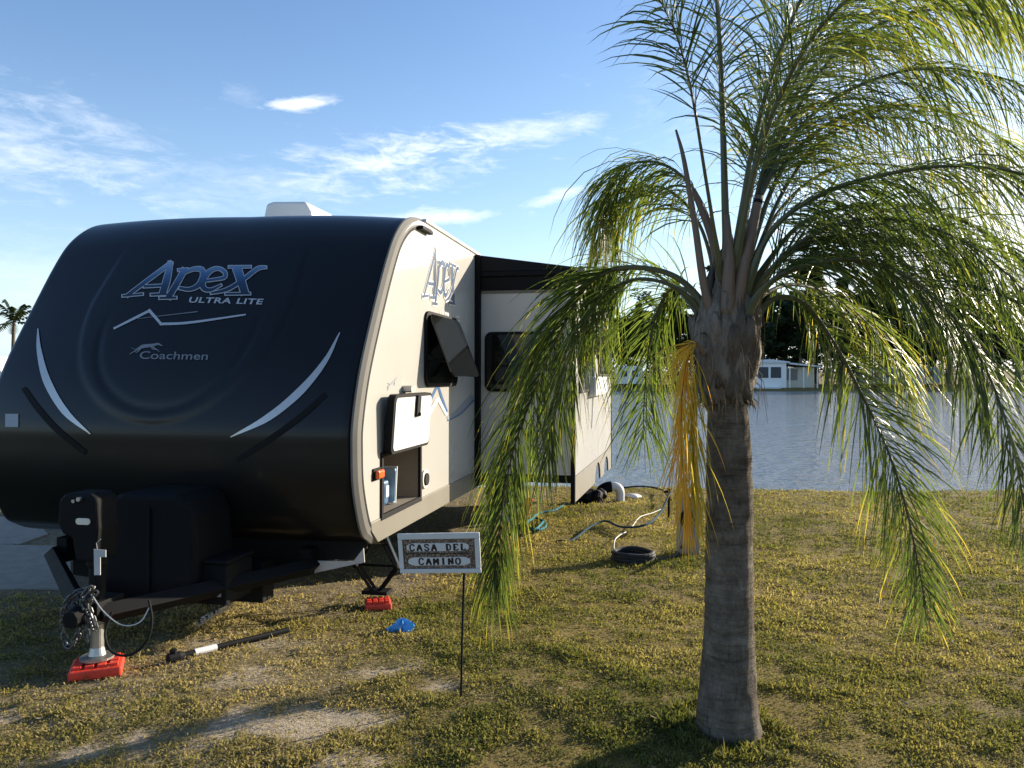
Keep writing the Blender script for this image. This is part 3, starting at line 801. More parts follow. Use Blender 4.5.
# slide corner trims, top, bottom, black surround on the main wall and the topper
mb = MB(); mb.box2((SO - .03, sf - .012, zbf), (SO + .014, sf + .035, zt_s - .003)); mb.build('slide_corner_trim', blackpl, trailer, bevel=.004)
mb = MB(); mb.box2((SO - .02, SE - .03, zbr), (SO + .012, SE + .012, zt_s - .003)); mb.build('slide_corner_trim', blackpl, trailer, bevel=.004)
mb = MB(); mb.box2((.002, sf - .07, -.02 + H0), (.055, sf - .006, ZT - .04)); mb.build('slide_opening_seal', blackmt, trailer, bevel=.004)
mb = MB(); mb.box2((.0, sf - .05, zt_s), (SO + .03, SE + .03, zt_s + .05)); mb.build('slide_roof', blackmt, trailer, bevel=.006)
mb = MB(); mb.box2((.056, sf - .03, zt_s - .135), (SO - .032, sf - .003, zt_s - .002)); mb.build('slide_fascia', blackmt, trailer, bevel=.004)
mb = MB(); mb.box2((.06, sf - .016, zt_s - .165), (SO - .035, sf - .002, zt_s - .137)); mb.build('slide_drip_edge', alu, trailer, bevel=.004)
mb = MB(); mb.prism([(.03, ZT - .04), (SO + .06, zt_s + .07), (SO + .06, zt_s + .052), (.03, zt_s + .052)], lambda a, b, d: (a, d, b), sf - .045, SE + .02); mb.build('slide_topper', rubber, trailer, bevel=.004)
mb = MB(); mb.tube([(SO + .075, sf - .06, zt_s + .045), (SO + .075, SE + .03, zt_s + .045)], .04, 12); mb.build('topper_roller', alu, trailer)
mb = MB(); mb.box2((.06, sf + .01, .02 + H0), (SO - .02, SE - .02, .098 + H0)); mb.build('slide_floor', blackmt, trailer)
# window in the end face
u0, zz1 = facing(485, 332, sf); u1, zz0 = facing(560, 392, sf)
mb = MB(); mb.prism(rr(u0, zz0, u1, zz1, .07), lambda a, b, d: (a, sf - d, b), .001, .02); wf2 = mb.build('window_frame', blackmt, trailer, bevel=.004)
mb = MB(); mb.prism(rr(u0 + .03, zz0 + .03, u1 - .03, zz1 - .03, .05), lambda a, b, d: (a, sf - d, b), .0205, .025); mb.build('window_pane', glass, wf2)
# windows in the outer face
for (xa, ya, xb, yb) in ((578.5, 334, 593, 392), (598, 330, 610, 376)):
    a0, zt1 = side(xa, ya, SO); a1, zb1 = side(xb, yb, SO)
    zt1 = side((xa + xb) / 2, ya, SO)[1]; zb1 = side((xa + xb) / 2, yb, SO)[1]
    mb = MB(); mb.prism(rr(a0, zb1, a1, zt1, .08), lambda a, b, d: (SO + d, a, b), .001, .02); wfx = mb.build('window_frame', blackmt, trailer, bevel=.004)
    mb = MB(); mb.prism(rr(a0 + .03, zb1 + .03, a1 - .03, zt1 - .03, .06), lambda a, b, d: (SO + d, a, b), .0205, .025); mb.build('window_pane', glass, wfx)
# hinged vent cover standing open under the nearer window
a0, za0 = side(588, 377, SO); a1, za1 = side(600, 395, SO)
mb = MB(); mb.box2((SO + .003, a0, za1 + .02), (SO + .10, a1, za0)); mb.build('vent_cover', whitepl, trailer, bevel=.02)
mb = MB(); mb.tube([(SO + .05, a0 + .1, za1), (SO + .04, a0 + .05, za1 - .35)], .012, 6); mb.build('drain_tube', whitepl, trailer)

# --- roof air conditioner
def roofp(px, py, s0): return facing(px, py, s0)
sa = 3.4
ua, za = roofp(263, 212, sa); ub, zb = roofp(313, 199.5, sa)
mb = MB()
def acs(u, v):
    return None
zb0 = ZT + .04; zb1 = zb + .0
prof_ = [(0, 0), (0, .72), (.06, .97), (.2, 1.0), (.85, .98), (.97, .8), (1, 0)]
mb.prism([(ua + (ub - ua) * a, zb0 + (zb1 - zb0) * b) for a, b in prof_], lambda a, b, d: (a, d, b), sa, sa + .72)
ac = mb.build('air_conditioner', whitepl, trailer, bevel=.035, bseg=4)
mb = MB()
for i in range(6): mb.box2((ua + .12 + .08 * i, sa - .006, zb0 + .06), (ua + .16 + .08 * i, sa + .01, zb0 + .14))
mb.build('vent_slot', blackpl, ac)

# --- wheels
def wheel(u, s, sgn):
    mb = MB(); r = .34; w = .22
    mb.lathe([(r * .60, -w / 2), (r * .93, -w / 2), (r, -w * .36), (r, w * .36), (r * .93, w / 2), (r * .60, w / 2)], n=32)
    c = Vector((u, s, r - .02)); Mx = Matrix.Rotation(R(90), 3, 'Y')
    mb.v = [tuple(c + Mx @ Vector(p)) for p in mb.v]; wo = mb.build('wheel', rubber, trailer, smooth=False)
    mr = MB(); mr.lathe([(.02, -.03), (r * .3, -.05), (r * .42, .0), (r * .60, .05), (r * .60, .10), (r * .3, .055), (.02, .06)], n=24)
    mr.v = [tuple(c + Mx @ Vector((p[0], p[1], p[2] * sgn))) for p in mr.v]; mr.build('rim', galv, wo)
for u, sg in ((-.16, 1), (-WID + .16, -1)):
    for s in (4.75, 5.55): wheel(u, s - .0, sg)
mb = MB()
for s in (4.75, 5.55): mb.tube([(-.2, s, .3), (-WID + .2, s, .3)], .04, 8)
mb.build('axle', blackmt, trailer)

# --- scissor jack under the front right corner
jb = loc(gpt(377, 603)); jx, jy = jb.x, jb.y
zt_j = -.03 + H0; zb_j = jb.z + .075; zm = (zt_j + zb_j) * .5 - .03; hw = .155
mb = MB()
Tl = lambda u, z: (jx + u, jy, z)
for dy in (-.03, .03):
    for sg in (-1, 1):
        mb.tube([(jx + sg * .02, jy + dy, zt_j - .02), (jx + sg * hw, jy + dy, zm)], .013, 4); mb.tube([(jx + sg * hw, jy + dy, zm), (jx + sg * .025, jy + dy, zb_j + .02)], .013, 4)
mb.box((jx, jy, zt_j - .01), (.12, .1, .02)); mb.box((jx, jy, zb_j + .01), (.19, .12, .025))
mb.tube([(jx - hw - .04, jy, zm), (jx + hw + .07, jy, zm)], .009, 6)
for sg in (-1, 1): mb.tube([(jx + sg * hw, jy - .045, zm), (jx + sg * hw, jy + .045, zm)], .018, 8)
mb.build('stabiliser_jack', blackmt, trailer)
# bright rod added to imitate the sunlit edge of the jack's outer arm
mb = MB(); mb.tube([(jx + .075, jy - .05, zt_j - .0), (jx + hw + .04, jy - .06, zm + .005)], .011, 4); mb.build('jack_sun_edge', galv, trailer)

# grey flap of bottom covering that hangs from the cap's lower edge
mb = MB(); q = [facing(x, y, .02) for x, y in ((259, 586), (317, 560.5), (354, 561), (364, 548), (365, 562), (318, 572))]
mb.prism(q, lambda a, b, d: (a, d, b), .01, .02); mb.build('underbelly_flap', greyfg, trailer)

mb = MB(); ap = [facing(x, y, .05) for x, y in ((72, 530), (366, 530), (366, 549), (354, 560), (316, 560), (255, 590), (225, 600), (72, 575))]  # black panel added to stand in for the shade under the cap
mb.prism(ap, lambda a, b, d: (a, d, b), .06, .085); mb.build('cap_shade_panel', blackmt, trailer)
# --- gas bottle cover, battery box and fittings on the tongue
def tb(x0, y0, x1, y1, s0): a = facing(x0, y0, s0); b = facing(x1, y1, s0); return a, b
(ua, za), (ub, zb) = tb(106, 492, 197, 605, -.72)
mb = MB()
pr = [(0, 0), (1, 0), (1.0, .55), (.97, .80), (.90, .94), (.78, 1.0), (.2, 1.0), (.06, .95), (.0, .8)]
mb.prism([(ua + (ub - ua) * a, zb + (za - zb) * b) for a, b in pr], lambda a, b, d: (a, d, b), -.74, -.32)
cover = mb.build('gas_bottle_cover', blackpl, trailer, bevel=.035, bseg=3)
mb = MB(); um = (ua + ub) / 2; mb.box2((um - .012, -.752, zb + .06), (um + .012, -.738, za - .08)); mb.build('cover_seam', blackmt, cover)
(ua, za), (ub, zb) = tb(193, 562, 230, 604, -.62)
mb = MB(); mb.box2((ua, -.66, zb), (ub, -.36, za)); mb.box2((ua - .012, -.672, za + .002), (ub + .012, -.35, za + .03)); bat = mb.build('battery_box', blackpl, trailer, bevel=.012)
def sticker(x0, y0, x1, y1, s0, name='label_plate', m=None, par=None):
    a = facing(x0, y0, s0); b = facing(x1, y1, s0)
    mm = MB(); mm.box2((a[0], s0 - .003, b[1]), (b[0], s0, a[1])); return mm.build(name, m or greyv, par or trailer)
sticker(209, 590, 221, 597, -.662, par=bat)
mb = MB(); a = facing(229, 578, -.30); mb.lathe([(.001, -.02), (.028, -.02), (.028, .01), (.014, .02), (.001, .02)], n=14)
mb.v = [(a[0] + p[0], -.30 + p[2], a[1] + p[1]) for p in mb.v]; mb.build('lamp_socket', galv, trailer)
mb = MB(); q0 = facing(200, 560, -.26); q1 = facing(262, 604, -.26); mb.box2((q0[0], -.25, q1[1]), (q1[0], -.10, q0[1])); bp = mb.build('bumper_plate', blackmt, trailer, bevel=.01)
sticker(240, 574, 254, 581, -.254, par=bp)
# ribbed aluminium step bracket beneath
a = facing(200, 622, -.40); b = facing(226, 606, -.40)
mb = MB()
for i in range(7):
    f0 = i / 7
    u = a[0] + (b[0] - a[0]) * f0; z = a[1] + (b[1] - a[1]) * f0
    mb.box((u + .01, -.40 + .05 * (i % 2) * .2, z), (.018, .10, .035))
mb.tube([(a[0] - .01, -.36, a[1] + .01), (b[0] + .01, -.36, b[1] + .01)], .012, 6)
mb.build('step_bracket', galv, trailer, bevel=.003)

# powered tongue jack
zpad = JK.z + .075
mb = MB(); mb.lathe([(.085, zpad), (.085, zpad + .012), (.045, zpad + .02), (.034, zpad + .06), (.031, zpad + .30)], (JU, JS, 0), 20); jack = mb.build('jack_leg', galv, trailer, smooth=False)
mb = MB(); mb.lathe([(.042, zpad + .29), (.042, .60), (.055, .61), (.055, .66)], (JU, JS, 0), 20); mb.build('jack_tube', blackmt, trailer)
(ua, za), (ub, zb) = tb(67, 491, 107, 560, JS)
mb = MB()
pr = [(0, .55), (.1, .40), (.35, .34), (.45, .0), (.95, .0), (1, .5), (.95, .92), (.8, 1.0), (.2, 1.0), (.03, .9)]
mb.prism([(ua + (ub - ua) * a, zb + (za - zb) * b) for a, b in pr], lambda a, b, d: (a, d, b), JS - .07, JS + .10)
hd_ = mb.build('jack_head', blackpl, trailer, bevel=.018, bseg=3)
(a0, c0), (a1, c1) = tb(76, 518, 90, 525, JS - .075)
mb = MB(); mb.prism(rr(a0, c1, a1, c0, abs(c0 - c1) * .45), lambda a, b, d: (a, JS - .07 - d, b), .001, .008); mb.build('jack_lamp', creampl, hd_)
(a0, c0) = facing(80, 499, JS - .075)
mb = MB(); mb.tube([(a0, JS - .072, c0), (a0, JS - .09, c0)], .012, 10); mb.tube([(a0 - .035, JS - .072, c0 - .012), (a0 - .035, JS - .085, c0 - .012)], .01, 8); mb.build('jack_switch', galv, hd_)
P = [facing(x, y, JS - .085) for x, y in ((94, 549), (106, 550), (106, 557), (100.5, 557), (100.5, 575), (94.5, 575))]
mb = MB(); mb.prism(P, lambda a, b, d: (a, d, b), JS - .0875, JS - .083)
mb.tube([(P[0][0] + .02, JS - .085, P[0][1]), (P[0][0] + .01, JS - .08, P[0][1] + .03), (P[0][0] + .03, JS - .072, P[0][1] + .05)], .002, 5); mb.build('paper_tag', mat('grey tag', (.45, .45, .44), .6), trailer)
# safety chain, gathered in a bundle
random.seed(5)
mb = MB()
def link(c, T, roll, L_=.042, w=.026, r=.0055):
    T = Vector(T).normalized(); a = T.orthogonal().normalized(); b = T.cross(a); n = a * math.cos(roll) + b * math.sin(roll)
    pts = []
    for i in range(14):
        t = 2 * math.pi * i / 14; x = math.cos(t); y = math.sin(t)
        pts.append(Vector(c) + T * ((L_ - w) / 2 * (1 if x > 0 else -1) + x * w / 2) + n * (y * w / 2))
    mb.tube(pts, r, 6, closed=True)
def chain(path, n):
    P = cat_rom(path, n)
    for i in range(n - 1):
        link((P[i] + P[i + 1]) / 2, P[i + 1] - P[i], (i % 2) * math.pi / 2 + random.uniform(-.3, .3))
fz = lambda x, y, s: Vector((facing(x, y, s)[0], s, facing(x, y, s)[1]))
sj = JS - .10
chain([fz(93, 588, sj), fz(78, 592, sj), fz(66, 604, sj - .01), fz(63, 625, sj - .02), fz(67, 645, sj - .02), fz(76, 640, sj - .02), fz(80, 618, sj - .01), fz(74, 603, sj)], 26)
chain([fz(90, 588, sj - .03), fz(83, 600, sj - .04), fz(85, 620, sj - .04), fz(87, 641, sj - .04)], 13)
chain([fz(96, 592, sj - .02), fz(88, 604, sj - .03), fz(92, 618, sj - .03), fz(95, 628, sj - .03)], 10)
mb.build('safety_chain', mat('chain steel', (.12, .12, .12), .42, .8, var=.3, nscale=40), trailer)
mb = MB(); mb.tube(cat_rom([fz(91, 594, sj - .03), fz(104, 612, sj - .05), fz(122, 625, sj - .06), fz(140, 622, sj - .05), fz(150, 606, sj)], 24), .003, 6); mb.build('breakaway_cable', mat('clear coated cable', (.55, .55, .53), .3), trailer)
mb = MB(); mb.tube(cat_rom([fz(149, 600, sj), fz(152, 622, sj - .02), fz(146, 642, sj - .03), fz(130, 655, sj - .03), fz(112, 652, sj - .02), fz(105, 634, sj), fz(112, 612, sj + .04)], 30), .0065, 8); mb.build('trailer_plug_cable', rubber, trailer)

# ------------------------------------------------------------------ pads, bar and the small things on the grass
def pad(px, py, w, d, h, rot, label):
    p = gpt(px, py); t = thing('jack_pad', label, 'jack pad', p, 'red levelling pads'); t.rotation_euler = (0, 0, rot)
    mb = MB(); mb.box((0, 0, h / 2), (w, d, h)); mb.build('base', redpl, t, bevel=.012)
    mb = MB(); r = .012
    for i in range(4):
        for j in range(3):
            mb.box(((i - 1.5) * w * .23, (j - 1) * d * .28, h + .006), (w * .17, d * .2, .016))
    mb.build('lug', redpl, t, bevel=.003)
    return t
pad(97, 673, .25, .22, .055, R(22), 'red orange plastic levelling pad under the silver tongue jack')
pad(378, 608, .18, .17, .05, R(12), 'red orange plastic levelling pad under the black scissor jack')
# weight distribution bar
a = gpt(168, 659, .025); b = gpt(288, 630, .025)
bar = thing('hitch_bar', 'black steel bar with a white label lying on the worn grass', 'metal bar', (a + b) / 2 - Vector((0, 0, .025)))
o_ = bar.location; d_ = (b - a).normalized()
mb = MB(); mb.tube([a, a + d_ * .06, a + d_ * .09, b], [.03, .03, .019, .017], 10); mb.tube([a + d_ * .03 + Vector((0, 0, -.035)), a + d_ * .03 + Vector((0, 0, .045))], .02, 10)
mb.build('shaft', blackmt, bar, off=o_)
mb = MB(); mb.tube([a + d_ * .15, a + d_ * .28], .0205, 12); mb.build('label_sleeve', wh, bar, off=o_)
# crumpled blue rag
rag = MB(); rc = gpt(402, 631); random.seed(2)
def ragp(u, v):
    a = 2 * math.pi * u; ph = math.pi * v / 1.9
    n = 1 + .35 * math.sin(3 * a + 4 * v) + .22 * math.sin(7 * a - 5 * v) + .2 * math.sin(11 * a + 9 * v)
    return rc + Vector((.062 * math.sin(ph) * math.cos(a) * n, .05 * math.sin(ph) * math.sin(a) * n, .005 + .062 * math.cos(ph) * (1 + .25 * math.sin(5 * a + 6 * v))))
rag.grid(48, 16, ragp)
o = rag.build('blue_rag', mat('blue paper towel', (.10, .38, .78), .85, var=.15, nscale=30, bump=.4, bscale=60), None, off=rc); o.location = rc
tag(o, 'small crumpled bright blue rag on the grass in front of the house sign', 'rag')

# ------------------------------------------------------------------ garden sign
sg = gpt(461, 697); SY = sg.y
sign = thing('garden_sign', 'small framed name sign on a thin black stake in the lawn', 'sign', sg)
def sgn(px, py, y=0.0): q = W(px, py, SY); return q - sg + Vector((0, y, 0))
signwh = mat('weathered white frame', (.60, .58, .55), .55, var=.06, nscale=20)
A, Bq, Cq, Dq = (397.5, 533.5), (479.5, 532), (481.5, 572.5), (400.5, 573)
def sq(u, v, d):   # u,v 0..1 over the sign face, v down
    top = Vector(A) * (1 - u) + Vector(Bq) * u; bot = Vector(Dq) * (1 - u) + Vector(Cq) * u
    q = top * (1 - v) + bot * v; return sgn(q.x, q.y, -d)
mb = MB(); fu, fv = .055, .15
for (u0, v0, u1, v1), sl in (((0, 0, 1, fv), 0), ((0, 1 - fv * .75, 1, 1), 0), ((0, fv, fu, 1 - fv * .75), 0), ((1 - fu * 1.2, fv, 1, 1 - fv * .75), 0)):
    mb.prism([(u0, v0), (u1, v0), (u1, v1), (u0, v1)], lambda a, b, d: sq(a, b, d), -.004, .014)
mb.build('frame', signwh, sign, bevel=.004)
def panel_mat():
    m = bpy.data.materials.new('patterned tile'); m.use_nodes = True; t = m.node_tree; t.nodes.clear(); L = t.links
    tc = node(t, 'ShaderNodeTexCoord'); vo = node(t, 'ShaderNodeTexVoronoi'); vo.inputs['Scale'].default_value = 130; L.new(tc.outputs['Object'], vo.inputs['Vector'])
    cr = node(t, 'ShaderNodeValToRGB'); e = cr.color_ramp.elements; e[0].position, e[0].color = .25, (.36, .27, .20, 1); e[1].position, e[1].color = .5, (.085, .055, .04, 1)
    L.new(vo.outputs['Distance'], cr.inputs[0]); p = node(t, 'ShaderNodeBsdfPrincipled'); p.inputs['Roughness'].default_value = .4; L.new(cr.outputs[0], p.inputs['Base Color'])
    o = node(t, 'ShaderNodeOutputMaterial'); L.new(p.outputs[0], o.inputs[0]); return m
mb = MB(); mb.prism([(fu - .01, fv - .02), (1 - fu, fv - .02), (1 - fu, 1 - fv * .7), (fu - .01, 1 - fv * .7)], sq, -.003, .006); pnl = mb.build('panel', panel_mat(), sign)
letm = mat('black glaze', (.008, .008, .01), .3, var=.1)
tilem = mat('pale tile glaze', (.60, .58, .56), .35, var=.05)
mb = MB()
for v0 in (fv - .015, .5, 1 - fv * .78):
    mb.prism([(fu, v0), (1 - fu * 1.2, v0), (1 - fu * 1.2, v0 + .022), (fu, v0 + .022)], sq, .0065, .0085)
for u0 in (fu - .004, 1 - fu * 1.25):
    mb.prism([(u0, fv), (u0 + .012, fv), (u0 + .012, 1 - fv * .78), (u0, 1 - fv * .78)], sq, .0066, .0083)
mb.build('tile_border', letm, pnl)
def plaque(u0, v0, u1, v1):
    cu, cv = (u0 + u1) / 2, (v0 + v1) / 2; pts = []
    n = 48
    for i in range(n):
        a = 2 * math.pi * i / n; x = math.copysign(abs(math.cos(a)) ** .35, math.cos(a)); y = math.copysign(abs(math.sin(a)) ** .55, math.sin(a))
        k = 1 + .06 * math.cos(6 * a); pts.append((cu + (u1 - u0) / 2 * x, cv + (v1 - v0) / 2 * y * k))
    mb = MB(); mb.prism(pts, sq, .0065, .0078); mb.build('plaque', tilem, pnl)
plaque(.10, .245, .86, .455); plaque(.11, .60, .87, .81)
def letters(body, u0, u1, vb, vt):
    """slab serif capitals, each built from strokes in a 10 x 14 box"""
    G = {'C': [[(8.5, 4), (7.5, 1), (4.5, 0.3), (1.8, 2.5), (1.3, 7), (1.8, 11.5), (4.5, 13.7), (7.5, 13), (8.6, 10)]], 'A': [[(1.2, 13.5), (5, .5)], [(5, .5), (8.8, 13.5)], [(2.6, 9), (7.4, 9)], [(0, 13.4), (3, 13.4)], [(7, 13.4), (10, 13.4)]],
         'S': [[(8.3, 4), (7.5, 1), (5, .3), (2.4, 1.2), (1.8, 4), (4, 6.3), (6.5, 7.6), (8.4, 10), (7.5, 12.8), (5, 13.7), (2.2, 12.9), (1.5, 10)]], 'D': [[(2.4, .5), (2.4, 13.5)], [(.8, .6), (5, .6), (8, 3), (8.6, 7), (8, 11), (5, 13.4), (.8, 13.4)]],
         'E': [[(2.4, .5), (2.4, 13.5)], [(.8, .8), (8.5, .8), (8.5, 3.8)], [(2.4, 7), (6.5, 7)], [(.8, 13.2), (8.8, 13.2), (8.8, 10.2)]], 'L': [[(2.8, .5), (2.8, 13.5)], [(1, .8), (5, .8)], [(1, 13.2), (8.8, 13.2), (8.8, 9.8)]],
         'M': [[(1.6, .5), (1.6, 13.5)], [(8.6, .5), (8.6, 13.5)], [(1.6, .5), (5.1, 10)], [(5.1, 10), (8.6, .5)], [(0, 13.4), (3, 13.4)], [(7, 13.4), (10, 13.4)]], 'I': [[(5, .5), (5, 13.5)], [(3, .8), (7, .8)], [(3, 13.2), (7, 13.2)]],
         'N': [[(2, .5), (2, 13.5)], [(8.2, .5), (8.2, 13.5)], [(2, .5), (8.2, 13.5)], [(.4, 13.4), (3.6, 13.4)], [(6.6, .7), (9.8, .7)]], 'O': [[(5, .4), (2, 2.4), (1.3, 7), (2, 11.6), (5, 13.6), (8, 11.6), (8.7, 7), (8, 2.4), (5, .4)]]}
    mb = MB(); n = len(body); cw = (u1 - u0) / n; k = 0
    for i, ch in enumerate(body):
        if ch == ' ': continue
        for st in G[ch]:
            bold = 3.8 if len(st) == 2 and abs(st[0][0] - st[1][0]) < 4 and abs(st[0][1] - st[1][1]) > 4 else 2.9
            fn = lambda x, y, o, i=i: sq(u0 + cw * (i + .10 + x / 10 * .78), vt + (vb - vt) * y / 14, o)
            curved = ch in 'CSO'
            stroke(mb, st, bold, fn, .0084 + k * .00006, 20 if curved else None); k += 1
    return mb.build('lettering', letm, pnl)
W8 = (.835 - .125) / 8
letters('CASA', .125, .125 + 4 * W8, .435, .275); letters('DEL', .125 + 5 * W8, .835, .435, .275)
letters('CAMINO', .225, .765, .785, .625)
mb = MB(); mb.tube([sgn(464, 573, .004), sgn(462, 640, .004), sgn(461, 699, .004)], .0055, 8); mb.tube([sgn(464.5, 540, .012), sgn(464, 580, .004)], .006, 8)
mb.build('stake', blackmt, sign)

# ------------------------------------------------------------------ hookups: hoses, cable coil, pedestal, drain fittings
bluehose = mat('blue hose', (.015, .05, .075), .8, var=.2, nscale=30, spec=.1)
blackcord = mat('black cord', (.02, .021, .024), .75, var=.2)
def gtube(pts, r, n): return cat_rom([gpt(x, y, r + dz) for x, y, dz in pts], n)
P = gtube([(556, 541, 0), (572, 540, 0), (590, 527, .03), (605, 521, .06), (622, 527, .05), (645, 525, .10), (660, 513, .16), (668, 497, .30), (672, 490, .36)], .018, 60)
mb = MB(); mb.tube(P, .0125, 8); o = mb.build('water_hose', bluehose, None, off=P[0]); o.location = P[0]
tag(o, 'dark blue water hose snaking over the lawn up to the tap by the pedestal', 'hose')
P = gtube([(567, 503, 0), (555, 510, 0), (540, 513, 0), (530, 520, 0), (527, 526, .03), (538, 530, .03), (546, 525, .03), (536, 518, .03), (525, 524, .05), (535, 529, .06), (544, 521, .06)], .014, 70)
mb = MB(); mb.tube(P, .014, 8); o = mb.build('water_hose', mat('teal hose', (.03, .17, .22), .8, var=.2, spec=.1), None, off=P[0]); o.location = P[0]
tag(o, 'teal blue hose loosely coiled on the grass under the slide out', 'hose')
# coil of black power cord
cc = gpt(632, 562)
mb = MB(); pts = []
for i in range(4 * 28):
    a = 2 * math.pi * i / 28; k = i / 28
    rr_ = .185 + .012 * math.sin(k * 7.0) + .006 * math.sin(3 * a + k); pts.append(cc + Vector((rr_ * math.cos(a), rr_ * .95 * math.sin(a), .018 + .022 * k + .006 * math.sin(2 * a + 1.7 * k))))
mb.tube(pts, .0165, 8); coil = mb.build('cable_coil', blackcord, None, off=cc); coil.location = cc
tag(coil, 'thick dark power cord wound in a neat coil on the lawn', 'cable')
P = cat_rom([cc + Vector((.18, .02, .03)), gpt(660, 559, .018), gpt(676, 556, .018), gpt(681, 548, .05), gpt(684, 545, .20)], 24)
mb = MB(); mb.tube(P, .0165, 8); mb.build('cord_tail', blackcord, coil, off=cc)
# power pedestal
pb = gpt(688, 554); ped = thing('power_pedestal', 'short grey white power post with a round dark socket behind the orange frond', 'power pedestal', pb)
postm = mat('pedestal paint', (.25, .24, .22), .6, var=.12, nscale=12)
mb = MB(); mb.box((0, 0, .27), (.20, .16, .54)); mb.build('post', postm, ped, bevel=.012)
mb = MB(); mb.box((0, 0, .558), (.23, .19, .03)); mb.build('cap', postm, ped, bevel=.008)
mb = MB(); mb.lathe([(.07, 0), (.07, .02), (.055, .03), (.05, .02)], n=20); mb.v = [(p[0] - .03, -.081 - p[2], .36 + p[1] * 1.25) for p in mb.v]; mb.build('socket', blackpl, ped)
# standpipe with tap
tp = gpt(669, 521); tap = thing('water_tap', 'dark upright water tap standing beside the power pedestal', 'tap', tp)
mb = MB(); mb.tube([(0, 0, -.02), (0, 0, .34), (-.02, 0, .37), (-.06, 0, .36)], .018, 8); mb.build('pipe', blackmt, tap)
mb = MB(); mb.box((0, 0, .40), (.02, .09, .018)); mb.tube([(0, 0, .35), (0, 0, .40)], .012, 8); mb.build('handle', blackmt, tap)
P = gtube([(600, 492, 0), (625, 487.5, .06), (645, 486.5, .08), (662, 490, .05), (671, 500, .1)], .02, 30)
mb = MB(); mb.tube(P, .014, 8); o = mb.build('water_hose', blackcord, None, off=P[0]); o.location = P[0]; tag(o, 'black hose arching along the lake edge from the tap to the trailer', 'hose')
P = gtube([(632, 527, .04), (640, 517, .05), (652, 513, .04), (664, 508, .05)], .006, 16)
mb = MB(); mb.tube(P, .005, 6); o = mb.build('tie_rope', wh, None, off=P[0]); o.location = P[0]; tag(o, 'thin white rope curling over the grass below the tap', 'rope')
P = gtube([(614, 549, 0), (615, 540, .05), (620, 535, .04), (626, 532, .02)], .006, 14)
mb = MB(); mb.tube(P, .005, 6); o = mb.build('tie_rope', wh, None, off=P[0]); o.location = P[0]; tag(o, 'short thin white rope on the grass beside the coiled power cord', 'rope')
# drain elbow and its black hose
eb = gpt(620, 501); el = thing('drain_elbow', 'white plastic drain elbow with a black collar standing on the lawn', 'drain pipe', eb)
mb = MB(); mb.tube(cat_rom([(.0, 0, 0), (0, 0, .14), (-.03, 0, .20), (-.09, 0, .225), (-.16, 0, .215)], 14), .07, 14); mb.build('elbow', whitepl, el, smooth=False)
mb = MB(); mb.tube(cat_rom([(-.13, 0, .22), (-.20, 0, .21), (-.28, .0, .16), (-.32, 0, .06)], 12), .085, 14); mb.build('collar', blackpl, el)
hb = gpt(592, 503)
P = [Vector((.22 * (1 - i / 40) * 1.6 - .2, .10 * math.sin(i * .42), .09 + .05 * math.sin(i * .8))) for i in range(41)]
mb = MB(); mb.tube(P, [.075 + .012 * (i % 2) for i in range(41)], 12); o = mb.build('sewer_hose', rubber, None); o.location = hb; tag(o, 'black ribbed sewer hose heaped beside the white drain elbow', 'hose')
st = gpt(633, 498); mb = MB()
mb.lathe([(.02, 0), (.12, .005), (.13, .03), (.08, .06), (.02, .07)], n=14, wob=lambda a, z: 1 + .2 * math.sin(3 * a) + .12 * math.sin(5 * a + 1))
o = mb.build('white_stone', mat('chalky stone', (.6, .58, .55), .8, var=.1, bump=.4), None, smooth=True); o.location = st; tag(o, 'flat white stone on the lawn right of the drain elbow', 'stone')
# red regulator and white jug partly behind the frond
rb = gpt(524, 522); rg = thing('red_valve', 'small bright red valve with a hand wheel on the grass behind the palm frond', 'valve', rb)
mb = MB(); mb.tube([(-.10, 0, .03), (-.03, 0, .05), (.03, 0, .12), (.05, 0, .26)], [.035, .04, .045, .04], 10); mb.build('body', redpl, rg)
mb = MB(); mb.tube([(.05 + .06 * math.cos(a * .5236), .06 * math.sin(a * .5236), .28) for a in range(12)], .012, 6, closed=True); mb.tube([(-.01, 0, .28), (.11, 0, .28)], .008, 6); mb.build('hand_wheel', redpl, rg)
jb_ = gpt(507, 524); jg = thing('white_jug', 'small white plastic bottle standing on the grass left of the red valve', 'bottle', jb_)
mb = MB(); mb.lathe([(.05, 0), (.06, .02), (.06, .15), (.03, .20), (.025, .23)], n=16); mb.build('body', whitepl, jg)
mb = MB(); mb.lathe([(.028, .2305), (.028, .26)], n=14); mb.build('cap', whitepl, jg)

